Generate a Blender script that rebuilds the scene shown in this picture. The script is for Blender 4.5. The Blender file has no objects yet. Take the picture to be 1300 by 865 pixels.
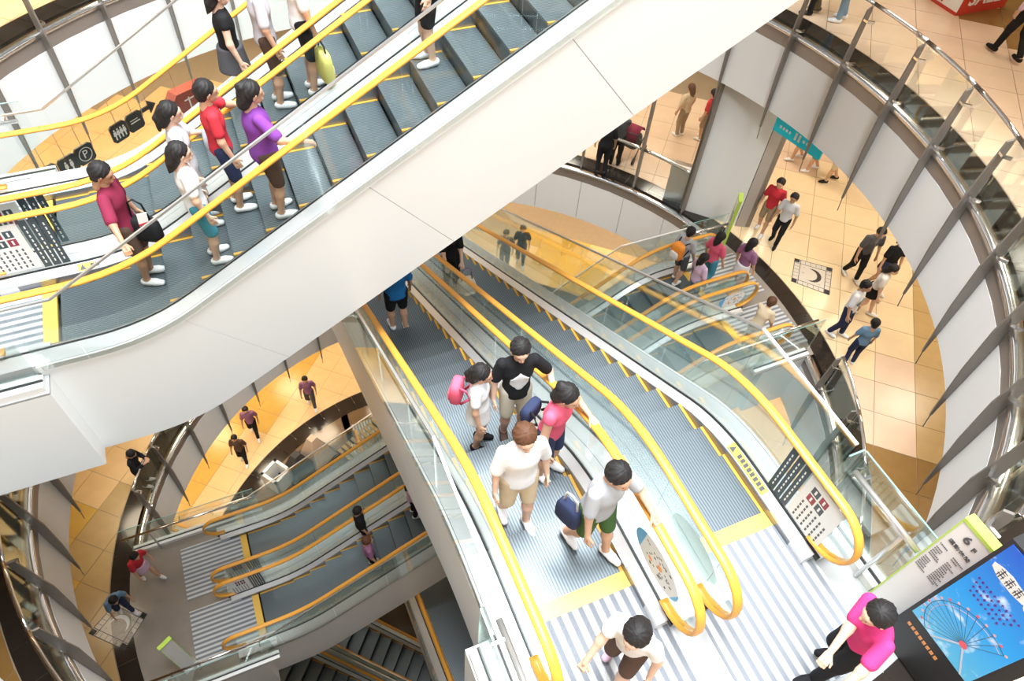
import bpy, bmesh, math, random
import numpy as np
from mathutils import Matrix, Vector
random.seed(7)
S = bpy.context.scene
COL = S.collection
PI = math.pi
rad = math.radians

# ---------------------------------------------------------------- camera, world, lights, exposure
cam = bpy.data.cameras.new('camera')
cam.sensor_width = 36.0
cam.lens = 36.0 * 900.9 / 1300.0
cam.clip_end = 300
camo = bpy.data.objects.new('camera', cam)
COL.objects.link(camo)
RT, DN, FW = (.91941, -.38948, .05471), (-.27347, -.73303, -.62281), (.28268, .55765, -.78046)
CAMZ = 22.3
M = Matrix.Identity(4)
for i in range(3):
    M[i][0], M[i][1], M[i][2] = RT[i], -DN[i], -FW[i]
M[2][3] = CAMZ
camo.matrix_world = M
S.camera = camo
S.view_settings.view_transform = 'Standard'
S.view_settings.look = 'None'
S.view_settings.exposure = 0.34
S.view_settings.gamma = 1.0
S.cycles.max_bounces = 8
S.cycles.transparent_max_bounces = 24
S.cycles.caustics_reflective = False
S.cycles.caustics_refractive = False
S.cycles.sample_clamp_indirect = 6.0
w = bpy.data.worlds.new('world')
S.world = w
w.use_nodes = True
w.node_tree.nodes['Background'].inputs[0].default_value = (.93, .97, 1.0, 1)
w.node_tree.nodes['Background'].inputs[1].default_value = .25

def area(name, loc, size, power, color, rot=(0, 0, 0), shape='DISK'):
    l = bpy.data.lights.new(name, 'AREA')
    l.shape = shape; l.size = size; l.energy = power; l.color = color
    o = bpy.data.objects.new(name, l)
    o.location = loc; o.rotation_euler = rot
    COL.objects.link(o)
    return o
CX, CY, R0 = 2.65, 7.75, 7.6
F2, F3, F4, F5, F6, F7 = -5.3, 0.0, 5.3, 10.6, 15.9, 21.2
# the skylight over the atrium and the lamps in the soffits of each floor
area('skylight', (CX, 5.2, 36), 13, 10800, (.95, .98, 1))
area('camera_side_fill', (0.5, -6.0, 31.5), 5.0, 1900, (.90, .96, 1), (rad(34), 0, 0))  # unseen fill light, added behind the camera to brighten the white escalator side
# angle round the ring, radius, watts, colour, one list per soffit
WARM, SOFT = (1, .84, .60), (1, .90, .74)
LAMPS = {F7: [(a, r, 40, SOFT) for a in (-60, -36, -12, 12, 110, 134, 158) for r in (9.4, 12.4)],
         F6: [(a, r, 44 if a > -20 else 20, SOFT) for a in (-60, -44, -28, -12, 4, 20, 36, 52, 68) for r in (9.3, 12.2)] + [(a, r, 60, WARM) for a in (96, 112, 128, 144) for r in (9.6, 12.8)],
         F5: [(a, r, 72, WARM) for a in (-30, -8, 20, 40, 60, 78) for r in (9.3, 12.4)] + [(a, 9.4, w_, WARM) for a, w_ in ((98, 30), (116, 30), (134, 30), (152, 34), (170, 20))],
         F4: [(a, r, 46, WARM) for a in (90, 106, 122, 138, 154) for r in (9.2, 12.2)],
         F3: [(a, 9.6, 40, WARM) for a in (92, 108, 124, 140)]}
for fz, spec_ in LAMPS.items():
    for a, rr, w_, c_ in spec_:
        area('ceiling_lamp', (CX + rr * math.cos(rad(a)), CY + rr * math.sin(rad(a)), fz - 1.68), 1.1, w_, c_)

# ---------------------------------------------------------------- materials
def mat(name, col, rough=.5, metal=0.0, var=.06, scale=6.0, emit=None, spec=.5, bump=0, alpha=None):
    m = bpy.data.materials.new(name); m.use_nodes = True
    nt = m.node_tree; b = nt.nodes['Principled BSDF']
    b.inputs['Roughness'].default_value = rough
    b.inputs['Metallic'].default_value = metal
    b.inputs['Specular IOR Level'].default_value = spec
    c = (*col, 1)
    n = nt.nodes.new('ShaderNodeTexNoise'); n.inputs['Scale'].default_value = scale; n.inputs['Detail'].default_value = 3
    tc = nt.nodes.new('ShaderNodeTexCoord'); nt.links.new(tc.outputs['Object'], n.inputs['Vector'])
    r = nt.nodes.new('ShaderNodeMix'); r.data_type = 'RGBA'
    r.inputs['A'].default_value = tuple(max(0, x * (1 - var)) for x in col) + (1,)
    r.inputs['B'].default_value = tuple(min(1, x * (1 + var)) for x in col) + (1,)
    nt.links.new(n.outputs['Fac'], r.inputs['Factor'])
    nt.links.new(r.outputs['Result'], b.inputs['Base Color'])
    if bump:
        bm_ = nt.nodes.new('ShaderNodeBump'); bm_.inputs['Strength'].default_value = bump
        nt.links.new(n.outputs['Fac'], bm_.inputs['Height']); nt.links.new(bm_.outputs['Normal'], b.inputs['Normal'])
    if emit:
        b.inputs['Emission Color'].default_value = c; b.inputs['Emission Strength'].default_value = emit
    return m

def glass_mat(name, tint, edge, refl=1.0):
    m = bpy.data.materials.new(name); m.use_nodes = True
    nt = m.node_tree; nt.nodes.clear()
    out = nt.nodes.new('ShaderNodeOutputMaterial'); mx = nt.nodes.new('ShaderNodeMixShader')
    t = nt.nodes.new('ShaderNodeBsdfTransparent'); t.inputs[0].default_value = (*tint, 1)
    g = nt.nodes.new('ShaderNodeBsdfGlossy'); g.inputs['Roughness'].default_value = .03; g.inputs[0].default_value = (*edge, 1)
    f = nt.nodes.new('ShaderNodeFresnel'); f.inputs[0].default_value = 1.35
    k = nt.nodes.new('ShaderNodeMath'); k.operation = 'MULTIPLY'; k.inputs[1].default_value = refl
    nt.links.new(f.outputs[0], k.inputs[0]); nt.links.new(k.outputs[0], mx.inputs[0])
    nt.links.new(t.outputs[0], mx.inputs[1]); nt.links.new(g.outputs[0], mx.inputs[2])
    nt.links.new(mx.outputs[0], out.inputs[0])
    return m

def stripes_mat(name, a, b_, axis, freq, rough=.35, metal=.6, sharp=False, fine=0.0):
    """bands of two tones across an axis plus fine ribs"""
    m = bpy.data.materials.new(name); m.use_nodes = True
    nt = m.node_tree; b = nt.nodes['Principled BSDF']
    b.inputs['Roughness'].default_value = rough; b.inputs['Metallic'].default_value = metal
    tc = nt.nodes.new('ShaderNodeTexCoord'); sp = nt.nodes.new('ShaderNodeSeparateXYZ')
    nt.links.new(tc.outputs['Object'], sp.inputs[0])
    mu = nt.nodes.new('ShaderNodeMath'); mu.operation = 'MULTIPLY'; mu.inputs[1].default_value = freq * 2 * PI
    si = nt.nodes.new('ShaderNodeMath'); si.operation = 'SINE'
    nt.links.new(sp.outputs[axis], mu.inputs[0]); nt.links.new(mu.outputs[0], si.inputs[0])
    mr = nt.nodes.new('ShaderNodeMapRange')
    mr.inputs[1].default_value = -.4 if sharp else -1; mr.inputs[2].default_value = .4 if sharp else 1
    nt.links.new(si.outputs[0], mr.inputs[0])
    mx = nt.nodes.new('ShaderNodeMix'); mx.data_type = 'RGBA'
    mx.inputs['A'].default_value = (*a, 1); mx.inputs['B'].default_value = (*b_, 1)
    nt.links.new(mr.outputs[0], mx.inputs['Factor']); nt.links.new(mx.outputs['Result'], b.inputs['Base Color'])
    if fine:
        mu2 = nt.nodes.new('ShaderNodeMath'); mu2.operation = 'MULTIPLY'; mu2.inputs[1].default_value = fine * 2 * PI
        s2 = nt.nodes.new('ShaderNodeMath'); s2.operation = 'SINE'
        nt.links.new(sp.outputs[axis], mu2.inputs[0]); nt.links.new(mu2.outputs[0], s2.inputs[0])
        bp = nt.nodes.new('ShaderNodeBump'); bp.inputs['Strength'].default_value = .5; bp.inputs['Distance'].default_value = .004
        nt.links.new(s2.outputs[0], bp.inputs['Height']); nt.links.new(bp.outputs['Normal'], b.inputs['Normal'])
    return m

def speck_mat(name, base, speck, rough=.12):
    m = mat(name, base, rough, 0, .15, 5)
    nt = m.node_tree; b = nt.nodes['Principled BSDF']
    v = nt.nodes.new('ShaderNodeTexVoronoi'); v.inputs['Scale'].default_value = 3.2
    tc = nt.nodes.new('ShaderNodeTexCoord'); nt.links.new(tc.outputs['Object'], v.inputs['Vector'])
    lt = nt.nodes.new('ShaderNodeMath'); lt.operation = 'LESS_THAN'; lt.inputs[1].default_value = .055
    nt.links.new(v.outputs['Distance'], lt.inputs[0])
    mx = nt.nodes.new('ShaderNodeMix'); mx.data_type = 'RGBA'
    old = b.inputs['Base Color'].links[0].from_socket
    nt.links.new(old, mx.inputs['A']); mx.inputs['B'].default_value = (*speck, 1)
    nt.links.new(lt.outputs[0], mx.inputs['Factor']); nt.links.new(mx.outputs['Result'], b.inputs['Base Color'])
    return m

K = dict(
    white=mat('white_panel', (.80, .81, .80), .38, 0, .015, 2),
    fascia=mat('fascia_panel', (.79, .79, .78), .42, 0, .02, 1.5),
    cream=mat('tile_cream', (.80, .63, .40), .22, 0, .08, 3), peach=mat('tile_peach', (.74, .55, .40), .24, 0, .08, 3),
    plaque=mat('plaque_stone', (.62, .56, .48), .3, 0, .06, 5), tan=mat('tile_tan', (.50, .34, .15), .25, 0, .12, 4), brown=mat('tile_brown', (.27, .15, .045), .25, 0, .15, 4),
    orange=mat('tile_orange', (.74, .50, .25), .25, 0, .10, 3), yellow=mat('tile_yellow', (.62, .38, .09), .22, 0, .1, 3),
    grout=mat('grout', (.33, .25, .17), .7, 0, .1, 8), soffit=mat('soffit_paint', (.78, .76, .72), .7),
    granite=speck_mat('black_granite', (.022, .017, .014), (.55, .5, .4)),
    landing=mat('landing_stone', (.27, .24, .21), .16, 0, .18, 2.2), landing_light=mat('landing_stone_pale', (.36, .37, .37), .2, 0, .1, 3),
    chrome=mat('chrome', (.78, .78, .80), .16, 1, .03), deck=mat('deck_satin', (.76, .77, .78), .34, .4, .03, 9), steel=mat('brushed_steel', (.72, .73, .74), .32, .9, .05, 14),
    bronze=mat('bronze_metal', (.25, .225, .20), .42, .35, .10, 7), band=mat('recess_band', (.34, .30, .27), .38, .5, .08, 4),
    dark=mat('dark_metal', (.035, .035, .037), .45, .4, .1), rubber=mat('black_rubber', (.018, .02, .022), .5),
    rail=mat('yellow_handrail', (.76, .355, .05), .38, 0, .04, 9), comb=mat('comb_yellow', (.84, .52, .10), .4, 0, .06, 20),
    skirt=mat('skirt_metal', (.27, .27, .28), .3, .8, .06, 10), edge=mat('step_edge_yellow', (.58, .31, .04), .5, 0, .06),
    step=stripes_mat('step_tread', (.075, .095, .11), (.18, .215, .235), 'Y', 34, .38, .55),
    riser=stripes_mat('step_riser', (.03, .038, .045), (.085, .105, .118), 'Y', 34, .42, .55),
    plate=stripes_mat('ribbed_plate', (.20, .22, .25), (.60, .62, .64), 'Y', 9.5, .42, .25, True, 90),
    glass=glass_mat('clear_glass', (.975, .99, .985), (.9, 1, .97), .42), glass_edge=mat('glass_edge', (.23, .42, .38), .2, 0, .03),
    truss=mat('truss_dark', (.06, .055, .05), .8), black=mat('matt_black', (.012, .012, .013), .5),
    paper=mat('paper_white', (.82, .83, .82), .5, 0, .01), navy=mat('print_navy', (.05, .075, .095), .5), maroon_p=mat('print_maroon', (.30, .03, .06), .5),
    ink=mat('print_ink', (.10, .10, .11), .6), teal=mat('print_teal', (.42, .62, .60), .4, 0, .04), green=mat('print_green', (.48, .70, .10), .4, 0, .05),
    cyan=mat('cyan_sign', (.0, .36, .42), .4, 0, .04, 6, .25), yellow_p=mat('print_yellow', (.78, .70, .10), .5, 0, .05),
    wall=mat('shop_wall', (.62, .44, .24), .6, 0, .1, 1.5), wallgrey=mat('jamb_grey', (.42, .38, .35), .5, 0, .05), red=mat('dark_red', (.30, .055, .04), .45),
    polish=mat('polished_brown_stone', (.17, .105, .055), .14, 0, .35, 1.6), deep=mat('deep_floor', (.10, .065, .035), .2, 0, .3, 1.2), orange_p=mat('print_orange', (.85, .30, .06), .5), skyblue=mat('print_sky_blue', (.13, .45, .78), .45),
)

# ---------------------------------------------------------------- mesh helpers
class MB:
    def __init__(s): s.v = []; s.f = []; s.mi = []
    def add(s, vs, fs, m=0):
        b = len(s.v); s.v += [tuple(x) for x in vs]; s.f += [tuple(b + i for i in f) for f in fs]; s.mi += [m] * len(fs)
    def box(s, x0, x1, y0, y1, z0, z1, m=0):
        s.add([(x, y, z) for z in (z0, z1) for y in (y0, y1) for x in (x0, x1)],
              [(0, 2, 3, 1), (4, 5, 7, 6), (0, 1, 5, 4), (2, 6, 7, 3), (0, 4, 6, 2), (1, 3, 7, 5)], m)
    def obox(s, a, b, wid, hgt, up=(0, 0, 1), m=0):
        a, b, up = Vector(a), Vector(b), Vector(up)
        d = (b - a).normalized(); sd = d.cross(up)
        if sd.length < 1e-4: sd = d.cross(Vector((1, 0, 0)))
        sd.normalize(); u = sd.cross(d).normalized()
        vs = [p + sd * x * wid / 2 + u * y * hgt / 2 for p in (a, b) for x, y in ((-1, -1), (1, -1), (1, 1), (-1, 1))]
        s.add(vs, [(0, 1, 2, 3), (7, 6, 5, 4), (0, 4, 5, 1), (1, 5, 6, 2), (2, 6, 7, 3), (3, 7, 4, 0)], m)
    def prism(s, poly, a0, a1, fn, m=0):
        """poly 2d extruded from a0 to a1; fn(u,v,a)->xyz"""
        n = len(poly); vs = [fn(u, v, a) for a in (a0, a1) for u, v in poly]
        s.add(vs, [tuple(range(n))[::-1], tuple(range(n, 2 * n))] + [(i, (i + 1) % n, n + (i + 1) % n, n + i) for i in range(n)], m)
    def strip(s, rings, closed=False, cap=True, m=0):
        n = len(rings[0]); k = len(rings); vs = [p for r in rings for p in r]; fs = []
        for j in range(k if closed else k - 1):
            for i in range(n):
                a, b = j * n, ((j + 1) % k) * n
                fs.append((a + i, a + (i + 1) % n, b + (i + 1) % n, b + i))
        if cap and not closed: fs += [tuple(range(n))[::-1], tuple(range((k - 1) * n, k * n))]
        s.add(vs, fs, m)
    def tube(s, pts, r, n=8, m=0, closed=False):
        pts = [Vector(p) for p in pts]; rings = []
        for i, p in enumerate(pts):
            if closed: d = pts[(i + 1) % len(pts)] - pts[i - 1]
            else: d = pts[min(i + 1, len(pts) - 1)] - pts[max(i - 1, 0)]
            d.normalize(); u = Vector((0, 0, 1)) if abs(d.z) < .9 else Vector((1, 0, 0))
            a = d.cross(u).normalized(); b = a.cross(d)
            rr = r[i] if isinstance(r, (list, tuple)) else r
            rings.append([p + (a * math.cos(2 * PI * q / n) + b * math.sin(2 * PI * q / n)) * rr for q in range(n)])
        s.strip(rings, closed, True, m)
    def mesh(s, name, mats, smooth=False):
        me = bpy.data.meshes.new(name); me.from_pydata(s.v, [], s.f)
        for m in (mats if isinstance(mats, (list, tuple)) else [mats]): me.materials.append(m)
        if any(s.mi): me.polygons.foreach_set('material_index', s.mi)
        if smooth: me.polygons.foreach_set('use_smooth', [True] * len(s.f))
        bm = bmesh.new(); bm.from_mesh(me); bmesh.ops.recalc_face_normals(bm, faces=bm.faces); bm.to_mesh(me); bm.free()
        me.update(); return me
    def obj(s, name, mats, parent=None, smooth=False, loc=None, rot=None):
        return link(name, s.mesh(name, mats, smooth), parent, loc, rot)

def link(name, me, parent=None, loc=None, rot=None):
    o = bpy.data.objects.new(name, me)
    if loc is not None: o.location = loc
    if rot is not None: o.rotation_euler = rot
    if parent is not None: o.parent = parent
    COL.objects.link(o); return o

def thing(name, label, cat, loc=(0, 0, 0), rotz=0, group=None):
    o = bpy.data.objects.new(name, None); COL.objects.link(o); o.empty_display_size = .2
    o.location = loc; o.rotation_euler = (0, 0, rotz)
    tag(o, label, cat, group); return o
def tag(o, label, cat, group=None):
    o['label'] = label; o['category'] = cat
    if group: o['group'] = group
    return o
def struct(o): o['kind'] = 'structure'; return o

def P(r, a, z): return (CX + r * math.cos(rad(a)), CY + r * math.sin(rad(a)), z)
def proj(p):
    d = (p[0], p[1], p[2] - CAMZ)
    c = [sum(q[i] * d[i] for i in range(3)) for q in (RT, DN, FW)]
    return (-9999, -9999) if c[2] < .1 else (650 + 900.9 * c[0] / c[2], 432.5 + 900.9 * c[1] / c[2])
def seen(p, mg=120):
    x, y = proj(p); return -mg < x < 1300 + mg and -mg < y < 865 + mg
def text(body, size, mm, name='lettering', depth=.002, bold=False, align='CENTER'):
    cu = bpy.data.curves.new(name, 'FONT'); cu.body = body; cu.size = size; cu.extrude = depth; cu.align_x = align; cu.align_y = 'CENTER'
    cu.resolution_u = 2
    if bold: cu.offset = size * .02
    to = bpy.data.objects.new(name, cu); COL.objects.link(to)
    dg = bpy.context.evaluated_depsgraph_get(); me = bpy.data.meshes.new_from_object(to.evaluated_get(dg))
    bpy.data.objects.remove(to); bpy.data.curves.remove(cu)
    me.materials.clear(); me.materials.append(mm); return me

# ---------------------------------------------------------------- structure: ring floors
STEP = 360 / 39
def ring(mb, r0, r1, z0, z1, a0, a1, n, m=0):
    rings = [[P(r0, a, z0), P(r1, a, z0), P(r1, a, z1), P(r0, a, z1)] for a in (a0 + (a1 - a0) * i / n for i in range(n + 1))]
    mb.strip(rings, False, True, m)

GA = rad(48)
def tile_floor(floor_ob, z, zone, sect, size=.82, rmin=8.2, rmax=15.5, limit=300):
    """square tiles laid at 48 degrees, cut along the round edge; only the sectors one can look into"""
    e = Vector((math.cos(GA), math.sin(GA))); h = Vector((math.sin(GA), -math.cos(GA)))
    cells = []
    N = int(rmax * 1.5 / size) + 2
    o = Vector((CX, CY))
    for i in range(-N, N):
        for j in range(-N, N):
            c = o + e * (i + .5) * size + h * (j + .5) * size
            d = c - o
            if d.length > rmax or d.length < rmin - size * .7: continue
            a = math.degrees(math.atan2(d.y, d.x))
            if not any(s0 <= a <= s1 or s0 <= a + 360 <= s1 for s0, s1 in sect): continue
            if not seen((c.x, c.y, z), 70): continue
            x, y = proj((c.x, c.y, z))
            cells.append(((Vector((c.x, c.y, z - CAMZ))).length, i, j, c))
    cells.sort(key=lambda q: q[0]); cells = cells[:limit]
    full = {}
    g = .006
    for _, i, j, c in cells:
        mm = zone(c.x, c.y, (c - o).length)
        d = c - o
        hs = size / 2 - g
        poly = [c + e * (sx * hs) + h * (sy * hs) for sx, sy in ((-1, -1), (1, -1), (1, 1), (-1, 1))]
        inside = [(p - o).length >= rmin for p in poly]
        if all(inside):
            if mm not in full:
                b = MB(); b.prism([(-hs, -hs), (hs, -hs), (hs, hs), (-hs, hs)], -.012, 0, lambda u, v, a: (e.x * u + h.x * v, e.y * u + h.y * v, a))
                full[mm] = b.mesh('tile', K[mm])
            link('tile', full[mm], floor_ob, (c.x, c.y, z))
        elif any(inside):
            nrm = d.normalized(); out = []
            for q in range(4):
                p0, p1 = poly[q], poly[(q + 1) % 4]
                s0, s1 = p0.dot(nrm) - o.dot(nrm) - rmin, p1.dot(nrm) - o.dot(nrm) - rmin
                if s0 >= 0: out.append(p0)
                if s0 * s1 < 0: out.append(p0 + (p1 - p0) * (s0 / (s0 - s1)))
            if len(out) >= 3:
                b = MB(); b.prism([(p.x - c.x, p.y - c.y) for p in out], -.012, 0, lambda u, v, a: (u, v, a))
                b.obj('tile', K[mm], floor_ob, loc=(c.x, c.y, z))

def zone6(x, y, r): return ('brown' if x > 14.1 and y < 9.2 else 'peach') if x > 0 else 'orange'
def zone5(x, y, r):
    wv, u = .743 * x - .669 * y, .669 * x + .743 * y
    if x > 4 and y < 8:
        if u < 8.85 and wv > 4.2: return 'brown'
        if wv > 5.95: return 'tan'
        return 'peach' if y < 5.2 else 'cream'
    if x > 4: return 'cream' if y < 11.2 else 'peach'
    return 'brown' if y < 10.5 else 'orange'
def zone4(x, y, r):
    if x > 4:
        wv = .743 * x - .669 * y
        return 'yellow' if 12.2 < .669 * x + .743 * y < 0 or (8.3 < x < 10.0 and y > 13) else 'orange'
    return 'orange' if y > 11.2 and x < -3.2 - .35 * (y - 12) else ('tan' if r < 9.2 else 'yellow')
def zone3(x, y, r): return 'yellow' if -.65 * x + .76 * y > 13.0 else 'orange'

SECT = {F6: [(-80, 40), (95, 165)], F5: [(-60, 75), (90, 215)], F4: [(-60, 80), (90, 215)], F3: [(80, 200)]}
floors = {}
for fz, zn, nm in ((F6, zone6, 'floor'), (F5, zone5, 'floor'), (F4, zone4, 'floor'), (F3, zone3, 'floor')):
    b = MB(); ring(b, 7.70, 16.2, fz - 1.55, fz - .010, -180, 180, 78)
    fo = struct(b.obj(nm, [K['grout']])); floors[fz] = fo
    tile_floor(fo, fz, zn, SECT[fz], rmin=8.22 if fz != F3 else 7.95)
    # black granite kerb of single stones round the opening
    gm = {}
    r0, r1 = (7.78, 8.2)
    if fz == F3: r0, r1 = 7.3, 7.93
    k = 0
    for i in range(78):
        a = -180 + i * 360 / 78
        if not seen(P(7.9, a, fz), 90): continue
        if 'm' not in gm:
            b = MB(); da = 360 / 78 / 2 - .03
            b.strip([[(rr * math.cos(rad(t)) , rr * math.sin(rad(t)), zz) for rr, zz in ((r0, -.05), (r1, -.05), (r1, .004), (r0, .004))] for t in (-da, 0, da)])
            gm['m'] = b.mesh('stone', K['granite'])
        link('stone', gm['m'], fo, (CX, CY, fz), (0, 0, rad(a)))
    b = MB(); ring(b, 7.66, 16.2, fz - 1.62, fz - 1.57, -180, 180, 78)
    struct(b.obj('ceiling', K['soffit']))
cA = math.degrees(math.asin((10.2 - CY) / 7.32))
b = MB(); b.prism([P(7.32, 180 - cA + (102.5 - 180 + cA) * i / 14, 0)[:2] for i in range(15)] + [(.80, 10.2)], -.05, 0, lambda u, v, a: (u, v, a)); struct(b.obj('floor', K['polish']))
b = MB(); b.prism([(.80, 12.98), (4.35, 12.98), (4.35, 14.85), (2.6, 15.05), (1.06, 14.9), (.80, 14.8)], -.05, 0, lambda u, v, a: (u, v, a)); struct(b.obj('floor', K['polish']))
b = MB(); ring(b, 7.66, 16.2, F7 - 1.62, F7 - .05, -62, 168, 50); struct(b.obj('ceiling', K['soffit']))
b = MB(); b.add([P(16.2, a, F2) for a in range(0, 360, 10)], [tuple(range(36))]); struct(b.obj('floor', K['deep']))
b = MB(); ring(b, 16.2, 16.35, F2, F7, -180, 180, 60); struct(b.obj('wall_outer', K['wall']))

# fascia of white panels between the fins, chrome nosing and recessed band
ABSENT = {F6: [(-107, -73), (163, 197)], F5: [(-12.5, 11)], F4: [(163, 197), (-107, -73)], F3: []}
PH = {F6: 132.6, F5: 172.2, F4: 132.6, F3: 132.6}
def absent(fz, a):
    a = (a + 180) % 360 - 180
    return any(s0 < a < s1 or s0 < a + 360 < s1 for s0, s1 in ABSENT[fz])
wallname = {F6: 'wall_upper', F5: 'wall_middle', F4: 'wall_lower', F3: 'wall_lowest'}
for fz in (F6, F5, F4, F3):
    b = MB(); ring(b, 7.66, 7.70, fz - 1.6, fz - .3, -180, 180, 78); wo = struct(b.obj(wallname[fz], K['band']))
    pm = None
    for i in range(39):
        a = PH[fz] + (i + .5) * STEP
        if fz == F6 and absent(fz, a): continue
        if pm is None:
            b = MB(); da = STEP / 2 - .05
            b.strip([[(rr * math.cos(rad(t)), rr * math.sin(rad(t)), zz) for rr, zz in ((7.60, -1.6), (7.655, -1.6), (7.655, -.34), (7.60, -.34))] for t in (-da, -da / 2, 0, da / 2, da)])
            pm = b.mesh('panel', K['fascia'])
        link('panel', pm, wo, (CX, CY, fz), (0, 0, rad(a)))
    sect = (-180, 180)
    b = MB(); rings = []
    prof = [(7.60, -.115), (7.572, -.09), (7.568, -.055), (7.582, -.02), (7.62, -.005), (7.78, -.005), (7.78, -.3), (7.66, -.3), (7.66, -.115)]
    rings = [[P(r, a, fz + zz) for r, zz in prof] for a in (-180 + i * 3 for i in range(120))]
    b.strip(rings, True); struct(b.obj('trim_1', K['chrome'], smooth=True))
    b = MB(); ring(b, 7.607, 7.66, fz - .335, fz - .118, -180, 180, 78); struct(b.obj('trim_2', K['band']))

# round glass balustrades with fins
FINP = [(7.50, 1.02), (7.585, 1.06), (7.60, .98), (7.585, -.15), (7.595, -1.0), (7.60, -1.98), (7.575, -2.0), (7.47, -.95), (7.43, -.15), (7.46, .3)]
def ring_guard(fz, ranges, label):
    t = thing('glass_balustrade', label, 'balustrade', P(7.6, sum(ranges[0]) / 2, fz))
    L0 = Vector(t.location)
    b = MB(); b.prism(FINP, -.016, .016, lambda u, v, a: (u, a, v)); fm = b.mesh('fin', K['bronze'])
    b = MB(); b.obox((7.50, -.015, 0), (7.50, -.11, 0), .035, .035); b.obox((7.49, -.1, 0), (7.62, -.13, -.02), .03, .045)
    cm = b.mesh('clamp', K['chrome'])
    b = MB(); b.obox((7.58, 0, 1.02), (7.60, 0, 1.10), .03, .03); tm = b.mesh('rail_bracket', K['chrome'])
    b = MB(); b.obox((7.59, 0, -1.99), (7.63, 0, -2.3), .012, .012); sm = b.mesh('spike', K['bronze'])
    b = MB(); da = STEP / 2 - .12
    b.strip([[(rr * math.cos(rad(t)), rr * math.sin(rad(t)), zz) for rr, zz in ((7.628, .0), (7.64, .0), (7.64, 1.03), (7.628, 1.03))] for t in (-da, 0, da)])
    gm = b.mesh('glass_panel', K['glass'])
    b = MB(); b.tube([(7.61 * math.cos(rad(t)), 7.61 * math.sin(rad(t)), 1.10) for t in (-STEP / 2, -STEP / 4, 0, STEP / 4, STEP / 2)], .032, 8); rm = b.mesh('handrail', K['chrome'], True)
    for s0, s1 in ranges:
        for i in range(-60, 80):
            a = PH[fz] + i * STEP
            if not (s0 - .1 <= a <= s1 + .1): continue
            loc = Vector((CX, CY, fz)) - L0
            if seen(P(7.5, a, fz - 1), 160) or seen(P(7.5, a, fz + .9), 60):
                f = link('fin', fm, t, loc, (0, 0, rad(a))); link('clamp', cm, f, (0, 0, .86)); link('clamp', cm, f, (0, 0, .12)); link('rail_bracket', tm, f); link('spike', sm, f)
            if a + STEP <= s1 + .1 and (seen(P(7.6, a + STEP / 2, fz), 200) or seen(P(7.6, a + STEP / 2, fz + 1.1), 200)):
                link('glass_panel', gm, t, loc, (0, 0, rad(a + STEP / 2))); link('handrail', rm, t, loc, (0, 0, rad(a + STEP / 2)))
ring_guard(F6, [(-72, 75)], 'curved glass balustrade with long bronze fins on the topmost ring, by the right wall door')
ring_guard(F6, [(90, 162)], 'curved glass balustrade with long bronze fins behind the upper white escalators')
ring_guard(F5, [(-70, -13)], 'curved glass balustrade with bronze fins below the moon floor mosaic')
ring_guard(F5, [(150, 250)], 'dark curved glass balustrade with fins at the lower left corner of the photo')
ring_guard(F4, [(90, 162)], 'curved glass balustrade with fins above the yellow lower floor')

# glazed screen, pier and passage on the middle ring
t = thing('glazed_screen', 'glazed screen with brown mullions and chrome rail above curved white fascia', 'screen', P(7.8, 33, F5))
L0 = Vector(t.location)
for a in (22.1, 32.8, 43.9, 55):
    b = MB(); p, q = P(7.84, a, F5 - .05), P(7.84, a, F6 - 1.6)
    b.obox(Vector(p) - L0, Vector(q) - L0, .05, .14, up=(math.cos(rad(a)), math.sin(rad(a)), 0)); b.obj('mullion', K['bronze'], t)
for a0, a1 in ((22.1, 32.8), (32.8, 43.9), (43.9, 55)):
    b = MB(); b.strip([[Vector(P(r, a, z)) - L0 for r, z in ((7.83, F5), (7.845, F5), (7.845, F6 - 1.6), (7.83, F6 - 1.6))] for a in (a0 + .2, (a0 + a1) / 2, a1 - .2)])
    b.obj('glass_panel', K['glass'], t)
    b = MB(); b.tube([Vector(P(7.9, a0 + (a1 - a0) * i / 6, F5 + 1.08)) - L0 for i in range(7)], .045, 10); b.obj('rail', K['chrome'], t, True)
PA, PB, PC = Vector((9.93, 10.76, F5)), Vector((10.86, 9.78, F5)), Vector((11.08, 9.66, F5))
nin = Vector((.72, .69, 0))
def wallbox(nm, a, c, z0, z1, th, m):
    b = MB(); q = [a, c, c + nin * th, a + nin * th]
    b.prism([(p.x, p.y) for p in q], z0, z1, lambda u, v, s: (u, v, s)); return struct(b.obj(nm, m))
wp = wallbox('wall_pier', PA, PB, F5, F6 - 1.62, 1.6, K['white'])
wallbox('trim_3', PB + Vector((.01, -.01, 0)), PC, F5, F6 - 1.62, 1.2, K['wallgrey'])
wallbox('trim_4', PC, PC + Vector((.12, -.04, 0)), F5, F6 - 1.62, 1.5, K['bronze'])
wallbox('trim_5', PA - Vector((.06, -.05, 0)), PA, F5, F6 - 1.62, .4, K['bronze'])
# cyan sign under the lintel of the passage
a0, a1 = Vector((10.33, 9.28, 0)), Vector((10.58, 8.14, 0))
t = thing('hanging_sign', 'long cyan sign hanging at the ceiling over the passage with a red shirted man', 'sign', ((a0 + a1) / 2).to_tuple()[:2] + (14.02,), math.atan2(a1.y - a0.y, a1.x - a0.x))
b = MB(); b.box(-.6, .6, -.03, .03, -.16, .16); b.obj('board', K['cyan'], t)
b = MB()
for i, wdt in ((-.44, .05), (-.36, .04), (-.28, .05), (-.2, .04), (.16, .05), (.24, .03), (.3, .05)): b.box(i - wdt / 2, i + wdt / 2, -.036, -.031, -.03, .03)
b.box(-.07, -.02, -.036, -.031, -.08, .08); b.box(.02, .07, -.036, -.031, -.08, .08)
b.obj('lettering', K['paper'], t)
b = MB()
for x in (-.5, .5): b.tube([(x, 0, .16), (x, 0, .27)], .012, 6)
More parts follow.
